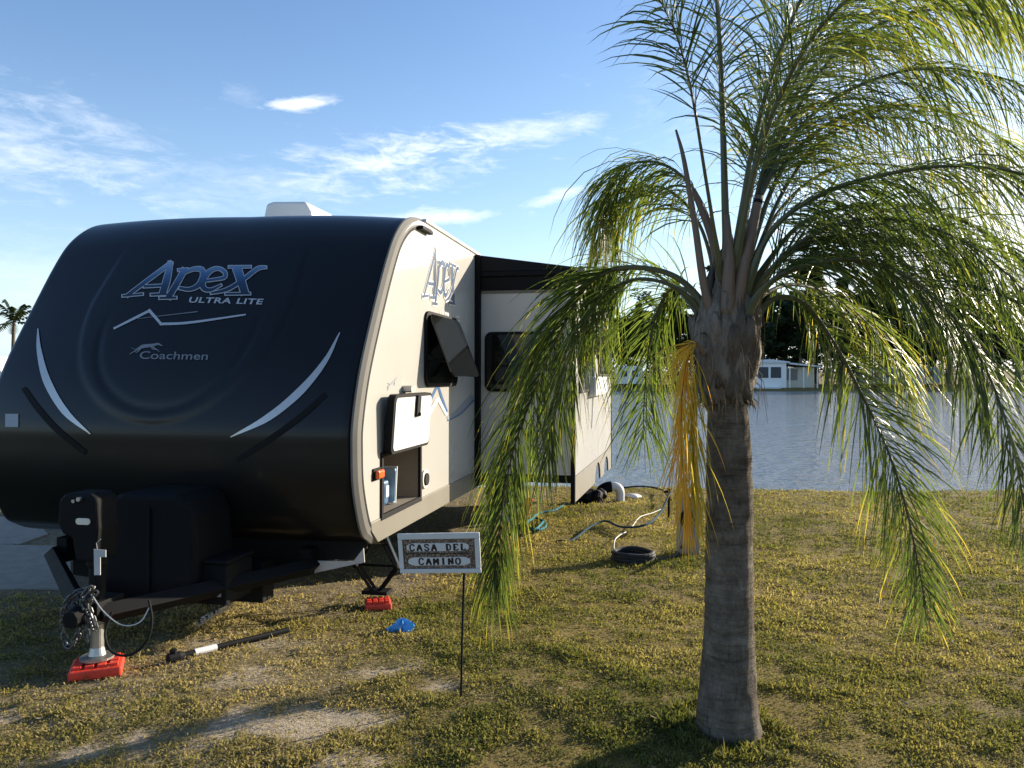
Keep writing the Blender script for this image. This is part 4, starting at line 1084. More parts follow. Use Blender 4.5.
# ------------------------------------------------------------------ the palm
PB = Vector(((728 - 512) / F * 3.5, 3.5, float(gz((728 - 512) / F * 3.5, 3.5)) - .02))
palm = thing('palm_tree', 'feathery queen palm with grey ringed trunk and drooping fronds on the lawn', 'palm tree', PB)
def bark_mat():
    m = bpy.data.materials.new('ringed palm bark'); m.use_nodes = True; t = m.node_tree; t.nodes.clear(); L = t.links
    tc = node(t, 'ShaderNodeTexCoord')
    def nz(sc, stretch, d=7, r=.68, dist=0):
        mp = node(t, 'ShaderNodeMapping'); mp.inputs['Scale'].default_value = stretch; L.new(tc.outputs['Object'], mp.inputs[0])
        n_ = node(t, 'ShaderNodeTexNoise'); n_.inputs['Scale'].default_value = sc; n_.inputs['Detail'].default_value = d; n_.inputs['Roughness'].default_value = r; n_.inputs['Distortion'].default_value = dist
        L.new(mp.outputs[0], n_.inputs['Vector']); return n_.outputs[0]
    scar = nz(5, (.8, .8, 7), 6, .62, .3); blot = nz(9, (1, 1, .8)); grit = nz(70, (1, 1, .5)); crack = nz(16, (2.2, 2.2, .35), 5, .7)
    def ramp(f, st):
        cr = node(t, 'ShaderNodeValToRGB'); e = cr.color_ramp.elements; e[0].position, e[0].color = st[0][0], st[0][1] + (1,); e[1].position, e[1].color = st[-1][0], st[-1][1] + (1,)
        for q_, c_ in st[1:-1]: z_ = e.new(q_); z_.color = c_ + (1,)
        L.new(f, cr.inputs[0]); return cr.outputs[0]
    base = ramp(blot, [(.32, (.10, .08, .061)), (.5, (.175, .142, .11)), (.62, (.225, .19, .15)), (.74, (.33, .285, .225))])
    ring = ramp(scar, [(.36, (.60, .57, .55)), (.44, (.85, .84, .82)), (.55, (1, 1, 1)), (.7, (1.15, 1.13, 1.1))])
    crk = ramp(crack, [(.30, (.45, .42, .40)), (.40, (1, 1, 1))]); g_ = ramp(grit, [(.3, (.7, .7, .7)), (.7, (1.2, 1.2, 1.2))])
    c = base
    for x_ in (ring, crk, g_):
        mx = node(t, 'ShaderNodeMix', data_type='RGBA', blend_type='MULTIPLY'); mx.inputs[0].default_value = .9; L.new(c, mx.inputs[6]); L.new(x_, mx.inputs[7]); c = mx.outputs[2]
    p = node(t, 'ShaderNodeBsdfPrincipled'); p.inputs['Roughness'].default_value = .95; p.inputs['Specular IOR Level'].default_value = .15; L.new(c, p.inputs['Base Color'])
    b = node(t, 'ShaderNodeBump'); b.inputs['Strength'].default_value = 1.0; b.inputs['Distance'].default_value = .022
    h_ = mth(t, 'ADD', mth(t, 'MULTIPLY', scar, 1.6), mth(t, 'ADD', mth(t, 'MULTIPLY', grit, .5), mth(t, 'MULTIPLY', crack, .8))); L.new(h_, b.inputs['Height']); L.new(b.outputs[0], p.inputs['Normal'])
    o = node(t, 'ShaderNodeOutputMaterial'); L.new(p.outputs[0], o.inputs[0]); return m
barkm = bark_mat()
bootm = mat('palm leaf bases', (.20, .16, .125), .9, var=.5, nscale=9, bump=.8, bscale=40, stretch=(4, 4, 1))
petm = mat('petiole brown', (.16, .105, .07), .6, var=.25, nscale=12, stretch=(5, 5, 1))
petg = mat('petiole green', (.085, .085, .035), .5, var=.25, nscale=12)
fibm = mat('palm fibre', (.22, .165, .10), .9, var=.3)
rng = random.Random(3)
TR = [(745, 728, 38), (736, 728, 34.5), (728, 728, 32.5), (715, 728, 31), (690, 728, 28), (655, 728.5, 25.5), (600, 729, 23.5), (550, 729, 22.5), (500, 729.5, 22.5), (460, 729, 21.8), (425, 728, 20.5), (398, 727, 19), (370, 727, 18)]
def trunk_at(py):
    ys = [a[0] for a in TR][::-1]; return float(np.interp(py, ys, [a[1] for a in TR][::-1])), float(np.interp(py, ys, [a[2] for a in TR][::-1]))
mb = MB(); rings = []
n = 36
for i in range(190):
    py = 742 - (742 - 372) * i / 189; cx, hw_ = trunk_at(py); c = W(cx, py, 3.5); r0 = hw_ / F * 3.5
    ring_ph = (742 - py) / 13.5 + 1.3 * vn(3.3, (742 - py) / 30)
    saw = (ring_ph % 1.0)
    ring = []
    for k in range(n):
        a = 2 * math.pi * k / n
        sw = ((ring_ph + .25 * math.sin(a + .3 * i * .05) + .12 * math.sin(3 * a)) % 1.0)
        r = r0 * (1 + .024 * (.4 + vn(k * .2, i * .05)) * (sw if sw < .85 else (1 - sw) * 5.6) - .012 + .030 * (vn(k * .45 + 50, i * .16) - .5) * 2 + .02 * math.sin(2 * a + i * .02))
        ring.append(mb.vert(c + Vector((r * math.cos(a), r * math.sin(a), 0))))
    rings.append(ring)
for A, B in zip(rings, rings[1:]):
    for k in range(n): mb.face((A[k], A[(k + 1) % n], B[(k + 1) % n], B[k]))
mb.build('trunk', barkm, palm, smooth=True, off=PB)
# head of old leaf bases
mb = MB(); n = 40; rings = []
HD = [(404, 727, 18), (399, 727, 22), (388, 727, 24), (370, 727, 26), (350, 727.5, 28), (328, 728, 28.5), (308, 729, 24.5), (285, 730, 16), (265, 731, 11), (245, 731, 8)]
for i in range(60):
    py = 404 - 159 * i / 59; ys = [h[0] for h in HD][::-1]
    cx = float(np.interp(py, ys, [h[1] for h in HD][::-1])); hw_ = float(np.interp(py, ys, [h[2] for h in HD][::-1]))
    c = W(cx, py, 3.5); r0 = hw_ / F * 3.5
    rings.append([mb.vert(c + Vector((math.cos(2 * math.pi * k / n), math.sin(2 * math.pi * k / n), 0)) * r0 * (1 + .34 * (vn.fbm(np.array(k * .5), np.array(i * .12), 3) - .5) + .05 * math.sin(5 * 2 * math.pi * k / n + i * .15))) for k in range(n)])
for A, B in zip(rings, rings[1:]):
    for k in range(n): mb.face((A[k], A[(k + 1) % n], B[(k + 1) % n], B[k]))
mb.face(rings[0][::-1]); mb.face(rings[-1])
mb.build('leaf_base_head', bootm, palm, smooth=True, off=PB)
# individual clasping leaf bases, each a curved tapering sheath
def boot(theta, py0, py1, wpx, lean, mate):
    mb = MB(); z0 = W(0, py0, 3.5).z; z1 = W(0, py1, 3.5).z; c = W(727.5, 370, 3.5)
    def fn(u, v):
        z = z0 + (z1 - z0) * v; py = HY - (z - EYE) / 3.5 * F
        ys = [h[0] for h in HD][::-1]; r0 = float(np.interp(py, ys, [h[2] for h in HD][::-1])) / F * 3.5
        half = wpx * (1 - v ** 1.6 * .82) ; a = theta + (u - .5) * half
        rr_ = r0 + .006 + lean * v ** 1.8 - .03 * (abs(u - .5) * 2) ** 2 * v
        rag_ = .03 * math.sin(u * 9 + theta * 7) * (1 - v) ** 3 + .010 * math.sin(u * 31 + theta * 5 + v * 9); rr_ += .008 * math.sin(u * 25 + theta * 3) * (1 - .5 * v) + .010 * math.sin(v * 9 + theta * 11)
        return Vector((c.x + rr_ * math.cos(a), c.y + rr_ * math.sin(a), z + rag_))
    mb.grid(9, 10, fn)
    o = mb.build('leaf_base', mate, palm, smooth=True, off=PB); md = o.modifiers.new('solid', 'SOLIDIFY'); md.thickness = .02
bootm2 = mat('pale leaf bases', (.29, .245, .195), .9, var=.5, nscale=11, bump=.9, bscale=50, stretch=(5, 5, 1)); bootm3 = mat('dark leaf bases', (.13, .10, .075), .9, var=.5, nscale=9, bump=.9, bscale=40, stretch=(4, 4, 1))
for i in range(30):
    th = i * 2.4 + .4; lv = i / 29
    boot(th, 405 - 62 * lv + rng.uniform(-5, 5), 338 - 82 * lv + rng.uniform(-22, 14), rng.uniform(.55, 1.25), .010 + .018 * (1 - lv) + rng.uniform(0, .012), (bootm, bootm2, bootm3, bootm3)[i % 4])
# hanging fibres
mb = MB()
for i in range(55):
    a = rng.uniform(0, 2 * math.pi); py = rng.uniform(290, 395); ys = [h[0] for h in HD][::-1]; r0 = float(np.interp(py, ys, [h[2] for h in HD][::-1])) / F * 3.5
    c = W(727.5, py, 3.5); p = c + Vector((math.cos(a), math.sin(a), 0)) * (r0 + .012); q = p + Vector((math.cos(a) * .03, math.sin(a) * .03, -.03)) ; e = q + Vector((rng.uniform(-.02, .02), rng.uniform(-.02, .02), -rng.uniform(.04, .16)))
    mb.tube([p, q, e], [.0018, .0014, .0006], 4, cap=False)
for i in range(70):
    a = rng.uniform(0, 2 * math.pi); c = W(727.5, rng.uniform(396, 404), 3.5); p = c + Vector((math.cos(a), math.sin(a), 0)) * rng.uniform(.095, .122); d_ = Vector((math.cos(a + rng.uniform(-.8, .8)), math.sin(a + rng.uniform(-.8, .8)), 0)) * rng.uniform(.0, .03)
    mb.tube([p, p + d_ + Vector((0, 0, -.02)), p + d_ * 1.4 + Vector((0, 0, -rng.uniform(.02, .05)))], [.003, .002, .0007], 4, cap=False)
mb.build('fibre_fringe', fibm, palm, off=PB)
# bare and cut stalks
def stalk(pts, r, m, label=None, tip=None):
    P = cat_rom([W(*p) for p in pts], 16); mb = MB(); mb.tube(P, list(np.interp(np.linspace(0, 1, 16), np.linspace(0, 1, len(r)), r)), 9)
    o = mb.build('leaf_stalk', m, palm, smooth=True, off=PB)
    if label: o['label'] = label
    if tip:
        d = (P[-1] - P[-2]).normalized(); mt = MB(); mt.tube([P[-1] - d * .035, P[-1] + d * .006], [r[-1] * 1.05 + .001, r[-1] * .9], 9); mt.build('cut_tip', rubber, o, off=PB)
stalk([(733, 325, 3.42), (742, 275, 3.42), (751, 235, 3.43), (759, 196, 3.45)], [.034, .028, .024, .020], petm, 'brown cut stalk with a black end', True)
stalk([(716, 330, 3.45), (704, 285, 3.44), (695, 225, 3.43), (684, 160, 3.45), (676, 130, 3.48)], [.026, .018, .014, .010, .005], petm, 'long bare pinkish brown stalk')
stalk([(738, 330, 3.48), (756, 300, 3.47), (764, 285, 3.47)], [.030, .024, .018], petm)
stalk([(722, 300, 3.55), (714, 245, 3.58), (700, 205, 3.60), (693, 190, 3.62)], [.024, .02, .016, .014], petm)
stalk([(727, 315, 3.41), (729, 260, 3.41), (727, 215, 3.45)], [.034, .024, .012], petm)

leafm = leaf_mat('palm leaflet', [(0.0, (.026, .040, .015)), (.35, (.052, .073, .024)), (.62, (.098, .130, .036)), (.82, (.19, .20, .05)), (1.0, (.44, .31, .06))], .47, .43)
orm = leaf_mat('dying leaflet', [(0.0, (.30, .28, .04)), (.35, (.60, .41, .07)), (.7, (.66, .33, .06)), (1.0, (.34, .17, .06))], .5, .5)
def frond(pts, L_=.44, n=62, pet=.2, roll=(0, 0), droop=1.0, seed=0, r0=.014, tint=.35, tip=.25, mate=None, plum=28, width=.0098, spread=(.75, .45), tailL=.45, label=None, stem=None, nup=.0, jit=.13):
    rg_ = random.Random(seed); n = int(n * (2.25 if nup == .35 else 2.1)); L_ *= 1.14
    M = 70; P = cat_rom([W(*p) for p in pts], M)
    mb = MB(); mb.mi = 0; mb.tint = .5
    rad = [r0 * (1 - .82 * (i / (M - 1)) ** .8) * (1 + 1.0 * max(0, .12 - i / M) / .12) for i in range(M)]
    mb.tube(P, rad, 7)
    mb.mi = 1
    T = [(P[min(i + 1, M - 1)] - P[max(i - 1, 0)]).normalized() for i in range(M)]
    h = Vector((T[M // 4].x + T[M // 2].x, T[M // 4].y + T[M // 2].y, 0))
    if h.length < .05: h = Vector((1, 0, 0))
    S = h.cross(Vector((0, 0, 1))).normalized(); Ss = []
    for i in range(M):
        S = (S - T[i] * S.dot(T[i])).normalized(); Ss.append(S.copy())
    dn = Vector((0, 0, -1))
    for j in range(n):
        for sd in (-1, 1):
            t = pet + (1 - pet) * (j + rg_.uniform(-.35, .35)) / (n - 1); t = max(pet * .95, min(.999, t)); i = min(int(t * (M - 1)), M - 1)
            q = (t - pet) / (1 - pet)
            rl = R(roll[0] + (roll[1] - roll[0]) * t + rg_.uniform(-plum, plum) )
            S_ = Matrix.Rotation(rl, 3, T[i]) @ Ss[i]; N_ = S_.cross(T[i])
            k = (spread[0] + (spread[1] - spread[0]) * q) * rg_.uniform(.85, 1.15)
            D = (S_ * sd * k + T[i] * (1.05 - .25 * k) + N_ * rg_.uniform(-.15, .15) + dn * nup).normalized()
            D = (D + Vector((rg_.gauss(0, 1), rg_.gauss(0, 1), rg_.gauss(0, 1))) * jit).normalized()
            Ln = L_ * (.55 + .45 * math.sin(min(1, q * 1.6 + .12) * math.pi / 2)) * (1 - (1 - tailL) * max(0, q - .55) / .45) * rg_.uniform(.68, 1.15)
            segs = 5; st = Ln / segs; p = P[i].copy(); w0 = width * rg_.uniform(.7, 1.2)
            ta = max(0, min(1, tint + .05 + rg_.uniform(-.25, .22))); ytip = tip if rg_.random() < .55 else 0
            ring = None; dr = droop * rg_.uniform(.7, 1.3)
            tw = rg_.uniform(-.5, .5)
            kink = rg_.random() < .10; ksg = rg_.randint(2, 4)
            for g in range(segs + 1):
                f = g / segs; w = w0 * (.45 + .9 * f if f < .3 else .72 * (1 - ((f - .3) / .7) ** 1.7) + .02 * (1 - f))
                Wv = D.cross(N_); 
                if Wv.length < 1e-4: Wv = D.orthogonal()
                Wv = Matrix.Rotation(tw * f + tw, 3, D) @ Wv.normalized()
                mb.tint = min(1, ta + ytip * max(0, f - .45) * 1.8)
                if g == segs: cur = [mb.vert(p)]
                else: cur = [mb.vert(p - Wv * w / 2), mb.vert(p + Wv * w / 2)]
                if ring:
                    if len(cur) == 2: mb.face((ring[0], ring[1], cur[1], cur[0]))
                    else: mb.face((ring[0], ring[1], cur[0]))
                ring = cur
                p = p + D * st
                D = (D + dn * dr * st * (1.1 + 1.5 * f) + (dn * .9 if kink and g == ksg else Vector((0, 0, 0)))).normalized()
    o = mb.build('frond', [stem or petg, mate or leafm], palm, off=PB, tint=True)
    if label: o['label'] = label
    return o
# hanging left in front of the slide-out
frond([(716, 338, 3.50), (700, 300, 3.52), (676, 277, 3.56), (645, 268, 3.62), (612, 270, 3.70), (585, 288, 3.80), (560, 332, 3.94), (534, 392, 4.10), (512, 455, 4.24), (500, 525, 4.33), (494, 585, 4.38)], .56, 124, .38, (20, 70), 1.7, 1, .018, .27, .8, spread=(.80, .40), plum=26, nup=.35, tailL=.62, width=.0100)
frond([(714, 338, 3.53), (696, 304, 3.52), (668, 284, 3.54), (632, 280, 3.57), (600, 300, 3.60), (574, 345, 3.63), (556, 405, 3.66), (546, 460, 3.68)], .40, 40, .42, (0, 50), 2.0, 21, .013, .30, .5, spread=(.7, .42), plum=30, nup=.4, tailL=.6)
frond([(722, 320, 3.55), (714, 245, 3.58), (704, 208, 3.62), (684, 178, 3.66), (656, 162, 3.72), (628, 166, 3.78), (609, 190, 3.82), (600, 228, 3.84)], .50, 56, .34, (0, 25), 3.4, 2, .013, .56, .3, plum=30, nup=.45, spread=(.7, .4))
frond([(720, 322, 3.62), (710, 255, 3.70), (694, 215, 3.80), (668, 190, 3.92), (640, 188, 4.02), (618, 208, 4.1), (606, 244, 4.15)], .52, 52, .30, (0, 25), 2.6, 31, .012, .55, .3, plum=50, nup=.35, spread=(.7, .45))
frond([(742, 296, 3.6), (784, 190, 3.8), (836, 130, 4.0), (900, 118, 4.2), (968, 140, 4.35), (1030, 190, 4.45)], .60, 60, .16, (0, 40), 1.5, 32, .012, .60, .3, plum=75, nup=.25, jit=.2)
frond([(738, 285, 3.55), (766, 160, 3.62), (806, 60, 3.75), (856, -10, 3.9), (930, -40, 4.0), (1010, -20, 4.1)], .60, 62, .16, (0, 40), 1.5, 33, .012, .58, .3, plum=75, nup=.25, jit=.2)
frond([(740, 290, 3.7), (780, 210, 4.0), (830, 170, 4.3), (890, 165, 4.5), (950, 185, 4.7), (1010, 230, 4.8)], .62, 58, .16, (0, 40), 1.5, 34, .012, .60, .3, plum=75, nup=.25, jit=.2)
frond([(736, 280, 3.6), (756, 170, 3.8), (786, 90, 4.1), (830, 40, 4.4), (890, 40, 4.6), (945, 80, 4.7)], .60, 60, .16, (0, 40), 1.5, 35, .012, .64, .3, plum=75, nup=.25, jit=.2)
frond([(742, 305, 3.5), (790, 250, 3.4), (846, 222, 3.3), (910, 222, 3.2), (975, 248, 3.1), (1035, 300, 3.05)], .52, 62, .14, (0, 40), 1.6, 36, .013, .36, .4, plum=65, nup=.25, jit=.2)
frond([(728, 300, 3.5), (725, 200, 3.5), (722, 100, 3.48), (717, 0, 3.42), (706, -110, 3.34), (682, -200, 3.25)], .54, 60, .36, (60, 70), 2.2, 3, .021, .38, .2, spread=(.8, .55), plum=60, nup=.2)
frond([(735, 290, 3.5), (750, 225, 3.52), (768, 182, 3.56), (802, 125, 3.62), (850, 90, 3.66), (905, 71, 3.70), (965, 70, 3.74), (1035, 92, 3.78), (1100, 150, 3.8)], .58, 74, .24, (5, 25), 2.3, 4, .014, .44, .3, nup=.35, plum=42)
frond([(742, 300, 3.45), (764, 243, 3.40), (790, 213, 3.36), (832, 190, 3.32), (882, 175, 3.28), (950, 166, 3.24), (1022, 174, 3.2), (1085, 205, 3.18), (1130, 260, 3.15)], .56, 76, .20, (5, 30), 2.5, 5, .016, .42, .35, nup=.35, plum=42)
frond([(744, 320, 3.42), (764, 288, 3.36), (800, 267, 3.28), (852, 260, 3.2), (906, 276, 3.12), (955, 318, 3.06), (990, 378, 3.02), (1014, 450, 3.0), (1028, 530, 3.0)], .52, 88, .14, (10, 50), 1.9, 6, .016, .30, .5, plum=42, spread=(.85, .48))
frond([(742, 315, 3.52), (784, 258, 3.52), (836, 236, 3.5), (898, 242, 3.48), (962, 272, 3.46), (1024, 325, 3.44), (1066, 400, 3.42)], .54, 80, .14, (5, 40), 2.1, 7, .014, .34, .4, plum=42)
frond([(744, 318, 3.60), (778, 276, 3.64), (824, 256, 3.68), (880, 268, 3.72), (930, 305, 3.76), (965, 360, 3.80), (985, 420, 3.82)], .54, 70, .14, (10, 45), 2.0, 22, .014, .40, .45, plum=42)
frond([(746, 332, 3.5), (772, 300, 3.5), (803, 303, 3.5), (834, 343, 3.5), (862, 395, 3.5), (886, 445, 3.5), (904, 500, 3.5), (917, 558, 3.5), (926, 606, 3.5)], .47, 80, .24, (60, 88), 1.4, 8, .014, .44, .6, spread=(.8, .46), plum=28)
frond([(708, 325, 3.62), (690, 292, 3.78), (668, 292, 3.95), (652, 330, 4.05), (645, 390, 4.1), (643, 440, 4.1)], .50, 54, .20, (30, 70), 1.8, 9, .012, .42, .35, plum=42)
frond([(705, 322, 3.7), (672, 285, 3.95), (632, 268, 4.2), (606, 300, 4.3), (598, 350, 4.35)], .50, 46, .20, (10, 40), 2.0, 19, .012, .48, .3, plum=42)
# the upright, light-filled ones
frond([(735, 285, 3.6), (765, 175, 3.8), (802, 85, 4.0), (852, 25, 4.2), (925, -5, 4.35), (1005, 8, 4.5), (1070, 60, 4.6)], .62, 70, .15, (0, 25), 1.72, 10, .014, .66, .3, nup=.35, plum=45)
frond([(733, 275, 3.45), (757, 160, 3.30), (797, 62, 3.15), (848, 0, 3.0), (915, -30, 2.9), (985, -25, 2.8), (1050, 15, 2.75)], .56, 72, .15, (0, 20), 1.79, 11, .014, .55, .3, nup=.35, plum=45)
frond([(733, 265, 3.58), (758, 150, 3.72), (778, 70, 3.9), (788, 0, 4.1), (785, -60, 4.3), (770, -100, 4.5)], .60, 66, .15, (50, 60), 1.33, 12, .015, .64, .3, plum=50)
frond([(738, 285, 3.62), (788, 160, 3.85), (862, 110, 4.1), (945, 112, 4.3), (1030, 158, 4.45), (1080, 220, 4.5)], .62, 70, .15, (5, 25), 1.87, 13, .014, .64, .3, nup=.35, plum=45)
frond([(736, 280, 3.55), (772, 165, 3.62), (822, 70, 3.72), (885, 22, 3.82), (960, 10, 3.9), (1040, 40, 3.98), (1100, 110, 4.0)], .62, 72, .15, (0, 25), 1.79, 23, .014, .62, .3, nup=.35, plum=45)
frond([(734, 270, 3.5), (752, 150, 3.42), (784, 40, 3.3), (830, -50, 3.15), (900, -110, 3.0), (980, -120, 2.9)], .62, 66, .15, (0, 20), 2.03, 24, .014, .60, .3, nup=.35, plum=45)
frond([(722, 280, 3.45), (706, 180, 3.3), (692, 95, 3.15), (678, 40, 3.0), (660, 0, 2.85)], .40, 22, .45, (60, 70), 1.6, 14, .010, .42, .25, plum=48, spread=(.8, .5))
frond([(740, 310, 3.65), (788, 285, 3.95), (840, 300, 4.2), (886, 345, 4.35), (915, 400, 4.4)], .52, 54, .18, (10, 50), 1.8, 15, .013, .58, .5, plum=42)
frond([(742, 300, 3.6), (800, 225, 3.7), (870, 205, 3.8), (945, 215, 3.9), (1020, 255, 3.95), (1080, 320, 4.0)], .58, 72, .15, (5, 30), 1.87, 16, .014, .45, .35, nup=.35, plum=45)
# the orange one that has died back beside the trunk
frond([(704, 352, 3.36), (693, 342, 3.33), (685, 364, 3.32), (681, 415, 3.32), (683, 470, 3.33), (688, 520, 3.33)], .32, 50, .12, (40, 60), 2.6, 17, .008, .42, .5, mate=orm, plum=85, spread=(.30, .24), width=.0075, nup=.7, jit=.2, label='dying orange and yellow frond hanging beside the trunk', stem=petm, tailL=.7)
frond([(706, 350, 3.42), (697, 365, 3.38), (693, 410, 3.37), (694, 460, 3.37), (696, 500, 3.37)], .33, 36, .2, (40, 60), 2.4, 18, .006, .10, .5, mate=orm, plum=85, spread=(.22, .18), width=.0075, nup=.7, jit=.2, label='yellow frond hanging close against the trunk', stem=petm, tailL=.7)

# ------------------------------------------------------------------ far shore: trees, homes
def leafcloud(mb, c, rad, n, size, rg_, tintb, flat=1.0):
    for _ in range(n):
        while True:
            q = Vector((rg_.uniform(-1, 1), rg_.uniform(-1, 1), rg_.uniform(-1, 1)))
            if .15 < q.length < 1: break
        q = q * (q.length ** -.35)
        p = Vector(c) + Vector((q.x * rad[0], q.y * rad[1], q.z * rad[2]))
        a = Vector((rg_.uniform(-1, 1), rg_.uniform(-1, 1), rg_.uniform(-1, 1))).normalized(); b = a.orthogonal().normalized(); s = size * rg_.uniform(.5, 1.3)
        mb.tint = max(0, min(1, tintb + rg_.uniform(-.3, .3)))
        mb.face([mb.vert(p - a * s), mb.vert(p + b * s * .45), mb.vert(p + a * s * 1.1), mb.vert(p - b * s * .45)])
farleaf = leaf_mat('far foliage', [(0, (.016, .026, .012)), (.5, (.036, .052, .02)), (1, (.085, .10, .032))], .25, .6)
treebark = mat('tree bark', (.12, .10, .08), .9, var=.3)
def make_tree(name, H, Wd, kind, seed, label, loc_, group):
    rg_ = random.Random(seed); t = thing(name, label, 'tree', loc_, group)
    mb = MB(); top = Vector((rg_.uniform(-.3, .3), rg_.uniform(-.3, .3), H * .92))
    mb.tube(cat_rom([(0, 0, -.2), (rg_.uniform(-.15, .15), 0, H * .3), (rg_.uniform(-.3, .3), 0, H * .6), top], 10), list(np.linspace(.028 * H, .004 * H, 10)), 8)
    br = []
    for i in range(14):
        f = rg_.uniform(.25, .9); a = rg_.uniform(0, 6.28); l = Wd * (1.1 - f * .75 if kind == 'pine' else .9 - abs(f - .55) * .9) * rg_.uniform(.6, 1.05)
        p = Vector((0, 0, H * f)); e = p + Vector((math.cos(a) * l, math.sin(a) * l, l * rg_.uniform(.1, .5)))
        mb.tube([p, (p + e) / 2 + Vector((0, 0, .1 * l)), e], [.011 * H * (1.1 - f), .006 * H, .002 * H], 5, cap=False); br.append((p, e, l))
    mb.build('trunk', treebark, t)
    mc = MB()
    for p, e, l in br:
        for k in range(3):
            c = p.lerp(e, .45 + .3 * k) + Vector((0, 0, rg_.uniform(-.2, .4)))
            r = l * rg_.uniform(.22, .4); leafcloud(mc, c, (r, r, r * (.6 if kind != 'pine' else .45)), 80, .24 * H / 9, rg_, rg_.uniform(.25, .65))
    for k in range(10 if kind == 'pine' else 6):
        f = .45 + .55 * k / 9; r = Wd * (.55 * (1.08 - f) + .08); leafcloud(mc, (rg_.uniform(-.3, .3), rg_.uniform(-.3, .3), H * f), (r, r, H * .07), 170, .24 * H / 9, rg_, rg_.uniform(.2, .6))
    mc.build('crown', farleaf, t, tint=True); return t
def copy_tree(o, loc_, sc, rot, label):
    c = o.copy(); COL.objects.link(c); c.location = loc_; c.scale = sc; c.rotation_euler = (0, 0, rot); c['label'] = label
    for ch in list(o.children):
        d = ch.copy(); COL.objects.link(d); d.parent = c
    return c
def far(px, Y): x = (px - 512) / F * Y; return Vector((x, Y, float(gz0(x, Y)) - .05))
GR = 'trees along the far lake shore'
LB = 'dark evergreen in the tree belt beyond the lake'
t_pine = make_tree('pine_tree', 11, 2.3, 'pine', 1, LB, far(800, 112), GR)
t_pine2 = make_tree('pine_tree', 12, 2.8, 'pine', 2, LB, far(858, 116), GR)
t_broad = make_tree('shade_tree', 9, 3.6, 'broad', 3, LB, far(775, 118), GR)
t_broad2 = make_tree('shade_tree', 8, 3.8, 'broad', 4, LB, far(905, 120), GR)
rg_ = random.Random(9)
protos = [t_pine, t_broad, t_pine2, t_broad2]
lay = [(600, 112, 1.0), (622, 118, .9), (640, 108, .75), (655, 120, 1.0), (675, 112, .9), (698, 118, 1.05), (722, 114, .95), (745, 120, 1.1), (762, 110, .95), (786, 120, 1.15), (815, 122, 1.1), (826, 112, 1.05), (842, 118, 1.15),
       (872, 112, 1.05), (885, 124, 1.1), (918, 114, 1.0), (932, 122, 1.2), (948, 116, 1.05), (965, 122, 1.0), (982, 114, 1.1), (1000, 120, 1.05), (1018, 113, .95), (1040, 118, 1.1), (1065, 116, 1.0), (1095, 120, 1.1), (1130, 116, 1.0)]
for i, (px, Y, s) in enumerate(lay):
    k = s * rg_.uniform(1.2, 1.7)
    copy_tree(protos[i % 4], far(px, Y), (k * 1.15, k * 1.15, k), rg_.uniform(0, 6), LB)
# understorey hedge between the trunks
shr = MB()
for i in range(420):
    px = 560 + i * 1.55; Y = 121 + rg_.uniform(-4, 6); p = far(px, Y); r = rg_.uniform(1.6, 3.0); leafcloud(shr, p + Vector((0, 0, r * .9 + rg_.uniform(0, 7.5))), (r * 1.3, r, r * 1.1), 90, .34, rg_, rg_.uniform(.05, .4))
o = shr.build('undergrowth', farleaf, None, tint=True); o['kind'] = 'stuff'; o['label'] = 'dark undergrowth filling the gaps between the far trees'; o['category'] = 'undergrowth'

whitew = mat('white siding', (.86, .84, .80), .6, var=.05, nscale=1)
roofw = mat('white metal roof', (.70, .70, .70), .45, var=.05, nscale=1)
screenm = mat('dark screen', (.05, .052, .055), .5, var=.15)
def home(px0, px1, Y, H, label, lean=True, seed=0):
    a = far(px0, Y); b = far(px1, Y); L_ = b.x - a.x
    t = thing('mobile_home', label, 'house', a)
    mb = MB(); w1 = L_ * .52
    mb.box2((0, 0, -.3), (w1, 8, H)); mb.build('wall', whitew, t)
    mb = MB(); mb.box2((w1 + .01, 1.2, -.3), (L_, 8, H * .80)); mb.build('porch_wall', mat('cream siding', (.60, .55, .44), .6), t)
    mb = MB(); mb.prism([(-.3, H + .02), (w1 * .5, H + .35), (w1 + .35, H + .05), (w1 + .35, H - .08), (-.3, H - .08)], lambda p, q, d: (p, d, q), -.35, 8.3); mb.build('roof', roofw, t)
    mb = MB(); mb.prism([(w1 + .36, H * .98), (L_ + .3, H * .86), (L_ + .3, H * .80), (w1 + .36, H * .92)], lambda p, q, d: (p, d, q), -.2, 8.3); mb.build('porch_roof', roofw, t)
    for k in range(2):
        x0 = w1 * (.16 + .37 * k); mb = MB(); mb.box2((x0, -.04, H * .36), (x0 + w1 * .33, .0 - .002, H * .84)); wf_ = mb.build('window', whitew, t)
        mb = MB(); mb.box2((x0 + .06, -.05, H * .39), (x0 + w1 * .33 - .06, -.041, H * .81)); mb.build('pane', screenm, wf_)
    mb = MB(); mb.box2((w1 + .5, 1.14, H * .30), (w1 + L_ * .22, 1.198, H * .74)); mb.build('window', mat('dim screen', (.22, .20, .17), .6), t)
    mb = MB()
    for k in range(3): mb.box2((w1 + .4 + (L_ - w1 - .5) * k / 2 - .06, -.12, -.3), (w1 + .4 + (L_ - w1 - .5) * k / 2 + .06, .0, H * .80))
    mb.build('porch_post', whitew, t)
    mb = MB(); mb.box2((w1 * .1, -.6, -.3), (w1 * .8, -.01, .15)); mb.build('step', roofw, t, bevel=.02)
    return t
home(752, 818, 97, 3.2, 'low white mobile home with two dark screened windows across the lake')
